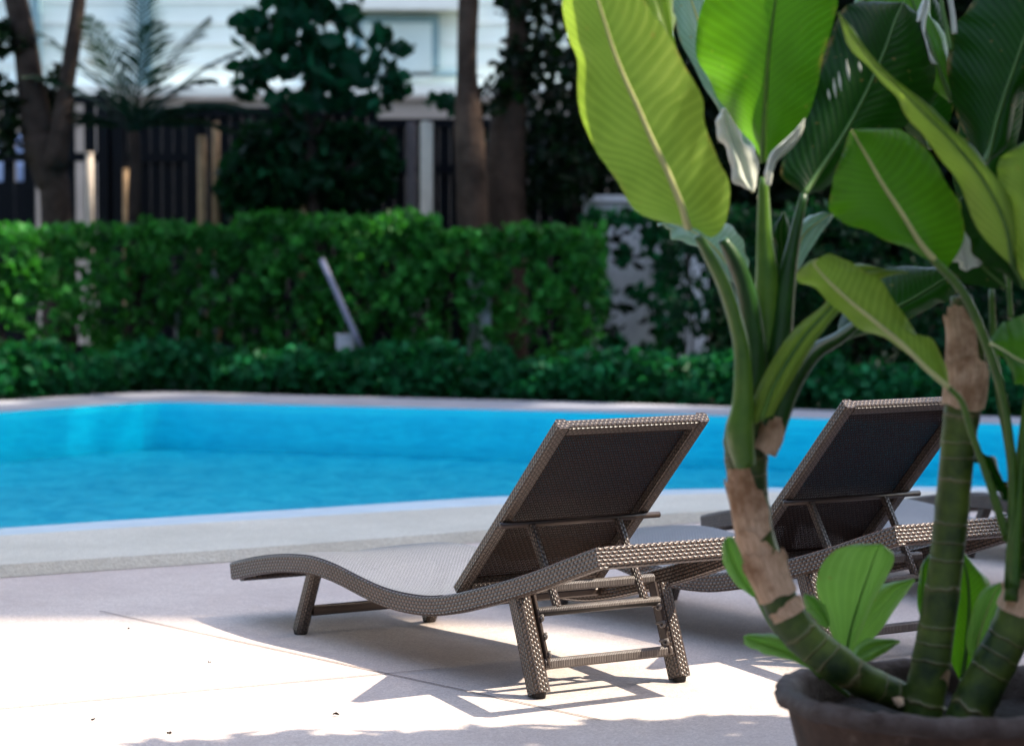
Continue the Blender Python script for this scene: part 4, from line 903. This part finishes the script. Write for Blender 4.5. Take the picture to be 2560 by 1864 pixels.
# L7 arched leaf
leaf(B_, [(1705,935,1695,935,1712,930), (1560,810,1500,760,1672,770), (1400,650,1300,640,1590,610), (1230,510,1120,530,1480,570), (1080,390,960,400,1340,370), (960,280,810,300,1240,215), (890,205,742,225,1080,145), (850,150,800,150,950,95), (870,120,868,122,872,118)], 5.16, 5.10, .06, .02, 'leafolive', ribw=.006, seed=22, fr=z7)
stalk(B_, [(1700,930), (1790,1030), (1850,1220), (1930,1440), (2010,1680), (2080,1900)], 5.16, 5.3, 14, 22, fr=z7)
leaf(B_, [(1860,1330,1850,1330,1868,1330), (1930,1400,1880,1400,1980,1380), (2000,1500,1950,1500,2060,1530), (2060,1600,2000,1600,2080,1560), (2080,1660,2078,1660,2082,1660)], 5.4, 5.4, 0, 0, 'leafdark', rib=None, seed=23, fr=z7)
# L5 long edge-on leaf
leaf(B_, [(1370,1560,1360,1560,1380,1560), (1330,1330,1200,1390,1390,1350), (1210,1080,1060,1120,1340,1130), (1040,860,920,900,1190,920), (860,680,770,690,1010,760), (700,520,660,560,760,545), (560,390,540,420,600,400), (430,220,400,240,460,230), (340,70,338,72,345,70)], 5.08, 5.00, .05, .0, 'leafolive', ribw=.005, rib='petiole', seed=24, fr=z6)
leaf(B_, [(1440,1700,1430,1700,1460,1690), (1330,1500,1190,1540,1430,1480), (1240,1330,1100,1400,1370,1300), (1180,1200,1080,1180,1300,1190), (1130,1100,1128,1100,1135,1100)], 5.25, 5.2, .0, .05, 'leafdark', rib='midribdark', seed=25, fr=z6)
leaf(B_, [(1075,1300,1070,1300,1080,1300), (1060,1400,990,1420,1130,1370), (1080,1500,970,1480,1225,1490), (1100,1560,1040,1560,1200,1545), (1100,1600,1098,1600,1102,1600)], 5.3, 5.3, 0, 0, 'white_tissue_and_light', rib=None, seed=26, fr=z6)  # sunlit patch among the dark leaves, painted as a pale blade
leaf(B_, [(1330,1700,1320,1700,1345,1700), (1180,1560,1050,1660,1280,1480), (1080,1400,960,1480,1240,1390), (1060,1280,990,1300,1160,1270), (1070,1160,1068,1160,1074,1160)], 5.36, 5.36, 0, 0, 'leafdark', rib='midribdark', seed=27, fr=z6)

# --- cane C (right edge)
C_ = empty('dumb_cane', V1(2190, 1540, 5.35), 'dark cane leaning in from the right edge below tall dark leaves', 'plant', 'dumb canes in the clay pot')
cane(C_, [(2120,1640,98,0), (2150,1570,96,0), (2195,1480,96,0), (2240,1390,92,0), (2275,1290,84,0), (2290,1180,70,0), (2285,1060,50,0), (2275,960,36,0)], 5.34)
stalk(C_, [(2238,1330), (2248,1150), (2240,1020), (2215,880), (2200,760), (2195,640)], 5.3, 5.4, 40, 16)
stalk(C_, [(2245,1300), (2252,1120), (2267,950), (2285,830)], 5.28, 5.3, 34, 24)
stalk(C_, [(2100,500), (2090,300), (2085,100), (2080,0)], 5.4, 5.45, 15, 14, fr=z7)
sheath(C_, [(2252,1360,92), (2268,1320,88), (2278,1280,84)], 5.34, 8, .9, .45, .15)
leaf(C_, [(1210,960,1200,962,1220,962), (1240,860,1080,790,1340,870), (1280,700,1010,560,1372,740), (1330,540,990,330,1400,600), (1390,370,1000,180,1480,480), (1450,200,1090,80,1560,330), (1520,20,1200,-40,1640,150), (1580,-150,1578,-150,1584,-150)], 5.5, 5.6, .08, .03, 'leafdark', ribw=.007, rib='midribdark', seed=31, fr=z6)
leaf(C_, [(1010,600,1005,600,1016,600), (950,440,850,480,1030,450), (900,300,760,330,1000,300), (860,180,720,150,960,190), (800,60,660,60,900,90), (760,-60,600,-60,860,-60), (740,-120,738,-120,744,-120)], 5.7, 5.8, .04, .04, 'leafgreen', rib='midribdark', seed=32, fr=z6)
leaf(C_, [(870,370,865,372,930,380), (845,260,810,240,880,300), (820,170,765,170,858,180), (850,80,780,140,878,30), (860,0,840,0,878,0), (860,-60,858,-60,864,-60)], 5.62, 5.65, .0, .0, 'white_tissue_and_light', rib=None, seed=33, fr=z6, wave=.003)
leaf(C_, [(730,700,720,702,740,700), (800,600,700,560,870,640), (830,480,690,420,960,520), (780,330,620,300,1020,540), (700,200,560,160,900,350), (620,110,420,40,760,150), (570,40,568,40,575,40)], 5.75, 5.8, .0, .0, 'leafdark', rib='midribdark', seed=34, fr=z6)
stalk(C_, [(1010,300), (985,180), (960,60), (940,-60)], 5.55, 5.6, 12, 12, fr=z6)
stalk(C_, [(1030,200), (1020,100), (1005,0), (990,-80)], 5.6, 5.6, 16, 16, mat='white_tissue_and_light', fr=z6)
leaf(C_, [(1560,1800,1540,1800,1580,1800), (1520,1500,1405,1560,1640,1500), (1490,1250,1350,1250,1640,1250), (1480,1050,1285,1040,1640,1050), (1500,900,1310,925,1620,900), (1540,780,1538,780,1545,780)], 5.1, 5.05, .0, .0, 'leafolive', seed=35, fr=z6)
leaf(C_, [(1965,655,1960,655,1970,660), (2050,700,2000,580,2080,800), (2150,760,2100,500,2160,920), (2260,800,2240,500,2250,960), (2350,840,2348,840,2352,842)], 5.15, 5.1, .04, .0, 'leafgreen', ribw=.004, seed=36, fr=z7)
leaf(C_, [(1439,1000,1430,1000,1448,1000), (1340,1180,1260,1150,1400,1250), (1300,1300,1180,1270,1390,1380), (1300,1500,1160,1460,1400,1540), (1330,1640,1328,1640,1334,1640)], 5.45, 5.45, .0, .0, 'leafdark', rib='midribdark', seed=37, fr=z6)
# dark leaves further back, filling the top right
for k_, (rows, Yq) in enumerate((([(2060,330,2055,330,2066,330), (2040,240,1980,260,2110,250), (2030,140,1960,150,2120,150), (2040,50,1990,50,2100,60), (2050,-40,2048,-40,2054,-40)], 5.95),
                   ([(2150,480,2145,480,2156,480), (2170,380,2110,400,2230,390), (2190,280,2120,290,2260,280), (2200,180,2150,180,2260,180), (2205,90,2203,90,2208,90)], 5.95),
                   ([(1890,20,1885,22,1896,20), (1930,-10,1905,-20,1960,18), (1990,-20,1960,-60,2030,20), (2040,-50,2038,-50,2044,-50)], 5.9))):
    leaf(C_, rows, Yq, Yq+.1, .05, .05, 'leafdark' if k_ != 2 else 'leafgreen', rib='midribdark', seed=40+k_)

# --- young broad shoots at the pot
D_ = empty('young_shoot', V1(1880, 1500, 5.3), 'young shoot with a broad pale green round leaf in front of the second lounger', 'plant', 'young shoots in the clay pot')
leaf(D_, [(1872,1448,1862,1446,1880,1452), (1885,1385,1828,1370,1905,1400), (1905,1320,1808,1305,1935,1330), (1925,1262,1822,1245,1968,1268), (1940,1222,1870,1208,1980,1230), (1950,1204,1948,1203,1955,1205)], 5.55, 5.5, .0, .03, 'leafyoung', rib='leafyoung', ribw=.003, seed=51, wave=.002)
leaf(D_, [(1880,1450,1872,1448,1888,1455), (1915,1385,1895,1360,1945,1400), (1955,1335,1925,1310,1980,1350), (1990,1300,1965,1290,2005,1315), (2025,1282,2023,1280,2026,1285)], 5.6, 5.65, .0, .03, 'leafyoung', rib=None, seed=52, wave=.002)
leaf(D_, [(1885,1470,1880,1465,1890,1475), (1915,1440,1900,1425,1935,1458), (1955,1425,1930,1412,1965,1440), (1992,1418,1990,1416,1993,1421)], 5.45, 5.5, .0, .0, 'leafyoung', rib=None, seed=53, wave=.002)
leaf(D_, [(1835,1385,1838,1390,1828,1392), (1815,1355,1832,1350,1798,1365), (1795,1330,1812,1325,1780,1335), (1780,1315,1781,1313,1779,1317)], 5.5, 5.5, .0, .0, 'leafyoung', rib=None, seed=54, wave=.002)
leaf(D_, [(1800,1478,1800,1482,1806,1472), (1750,1445,1740,1458,1765,1425), (1700,1425,1680,1442,1705,1403), (1665,1415,1650,1425,1665,1402), (1645,1408,1645,1410,1646,1406)], 5.42, 5.4, .0, .0, 'leafyoung', rib=None, seed=55, wave=.002)
leaf(D_, [(1672,1318,1668,1322,1678,1316), (1645,1280,1622,1285,1665,1265), (1625,1240,1602,1245,1645,1220), (1612,1205,1598,1210,1630,1192), (1610,1188,1608,1188,1613,1187)], 5.6, 5.6, .0, .0, 'leafyoung', rib=None, seed=56, wave=.002)
stalk(D_, [(1872,1450), (1880,1490), (1900,1540)], 5.5, 5.45, 12, 18); stalk(D_, [(1672,1318), (1720,1400), (1820,1500)], 5.6, 5.5, 9, 14); stalk(D_, [(1800,1476), (1840,1510), (1880,1540)], 5.42, 5.42, 10, 14)
E_ = empty('young_shoot', V1(2130, 1540, 5.5), 'young shoot with glossy sunlit leaves between the upright cane and the right cane', 'plant', 'young shoots in the clay pot')
leaf(E_, [(2130,1500,2122,1500,2140,1500), (2140,1420,2090,1420,2180,1440), (2145,1340,2080,1330,2195,1360), (2140,1270,2095,1260,2190,1290), (2125,1225,2110,1220,2150,1240), (2115,1205,2113,1205,2118,1205)], 5.6, 5.65, .0, .03, 'leafgreen', rib='midribdark', seed=61, wave=.003)
leaf(E_, [(2165,1475,2160,1478,2172,1474), (2165,1420,2140,1425,2195,1425), (2180,1365,2150,1360,2215,1375), (2200,1315,2172,1310,2228,1325), (2215,1290,2213,1288,2218,1292)], 5.5, 5.5, -.02, .03, 'leafyoung', rib='midrib', ribw=.003, seed=62, wave=.003)
leaf(E_, [(2075,1440,2070,1440,2080,1440), (2050,1360,2036,1365,2070,1350), (2045,1300,2032,1300,2070,1290), (2050,1250,2040,1250,2066,1245), (2060,1225,2058,1225,2062,1225)], 5.6, 5.6, .0, .0, 'leafgreen', rib=None, seed=63, wave=.002)
stalk(E_, [(2130,1500), (2135,1530), (2140,1560)], 5.6, 5.5, 12, 18); stalk(E_, [(2165,1475), (2160,1510), (2150,1550)], 5.5, 5.45, 12, 18)
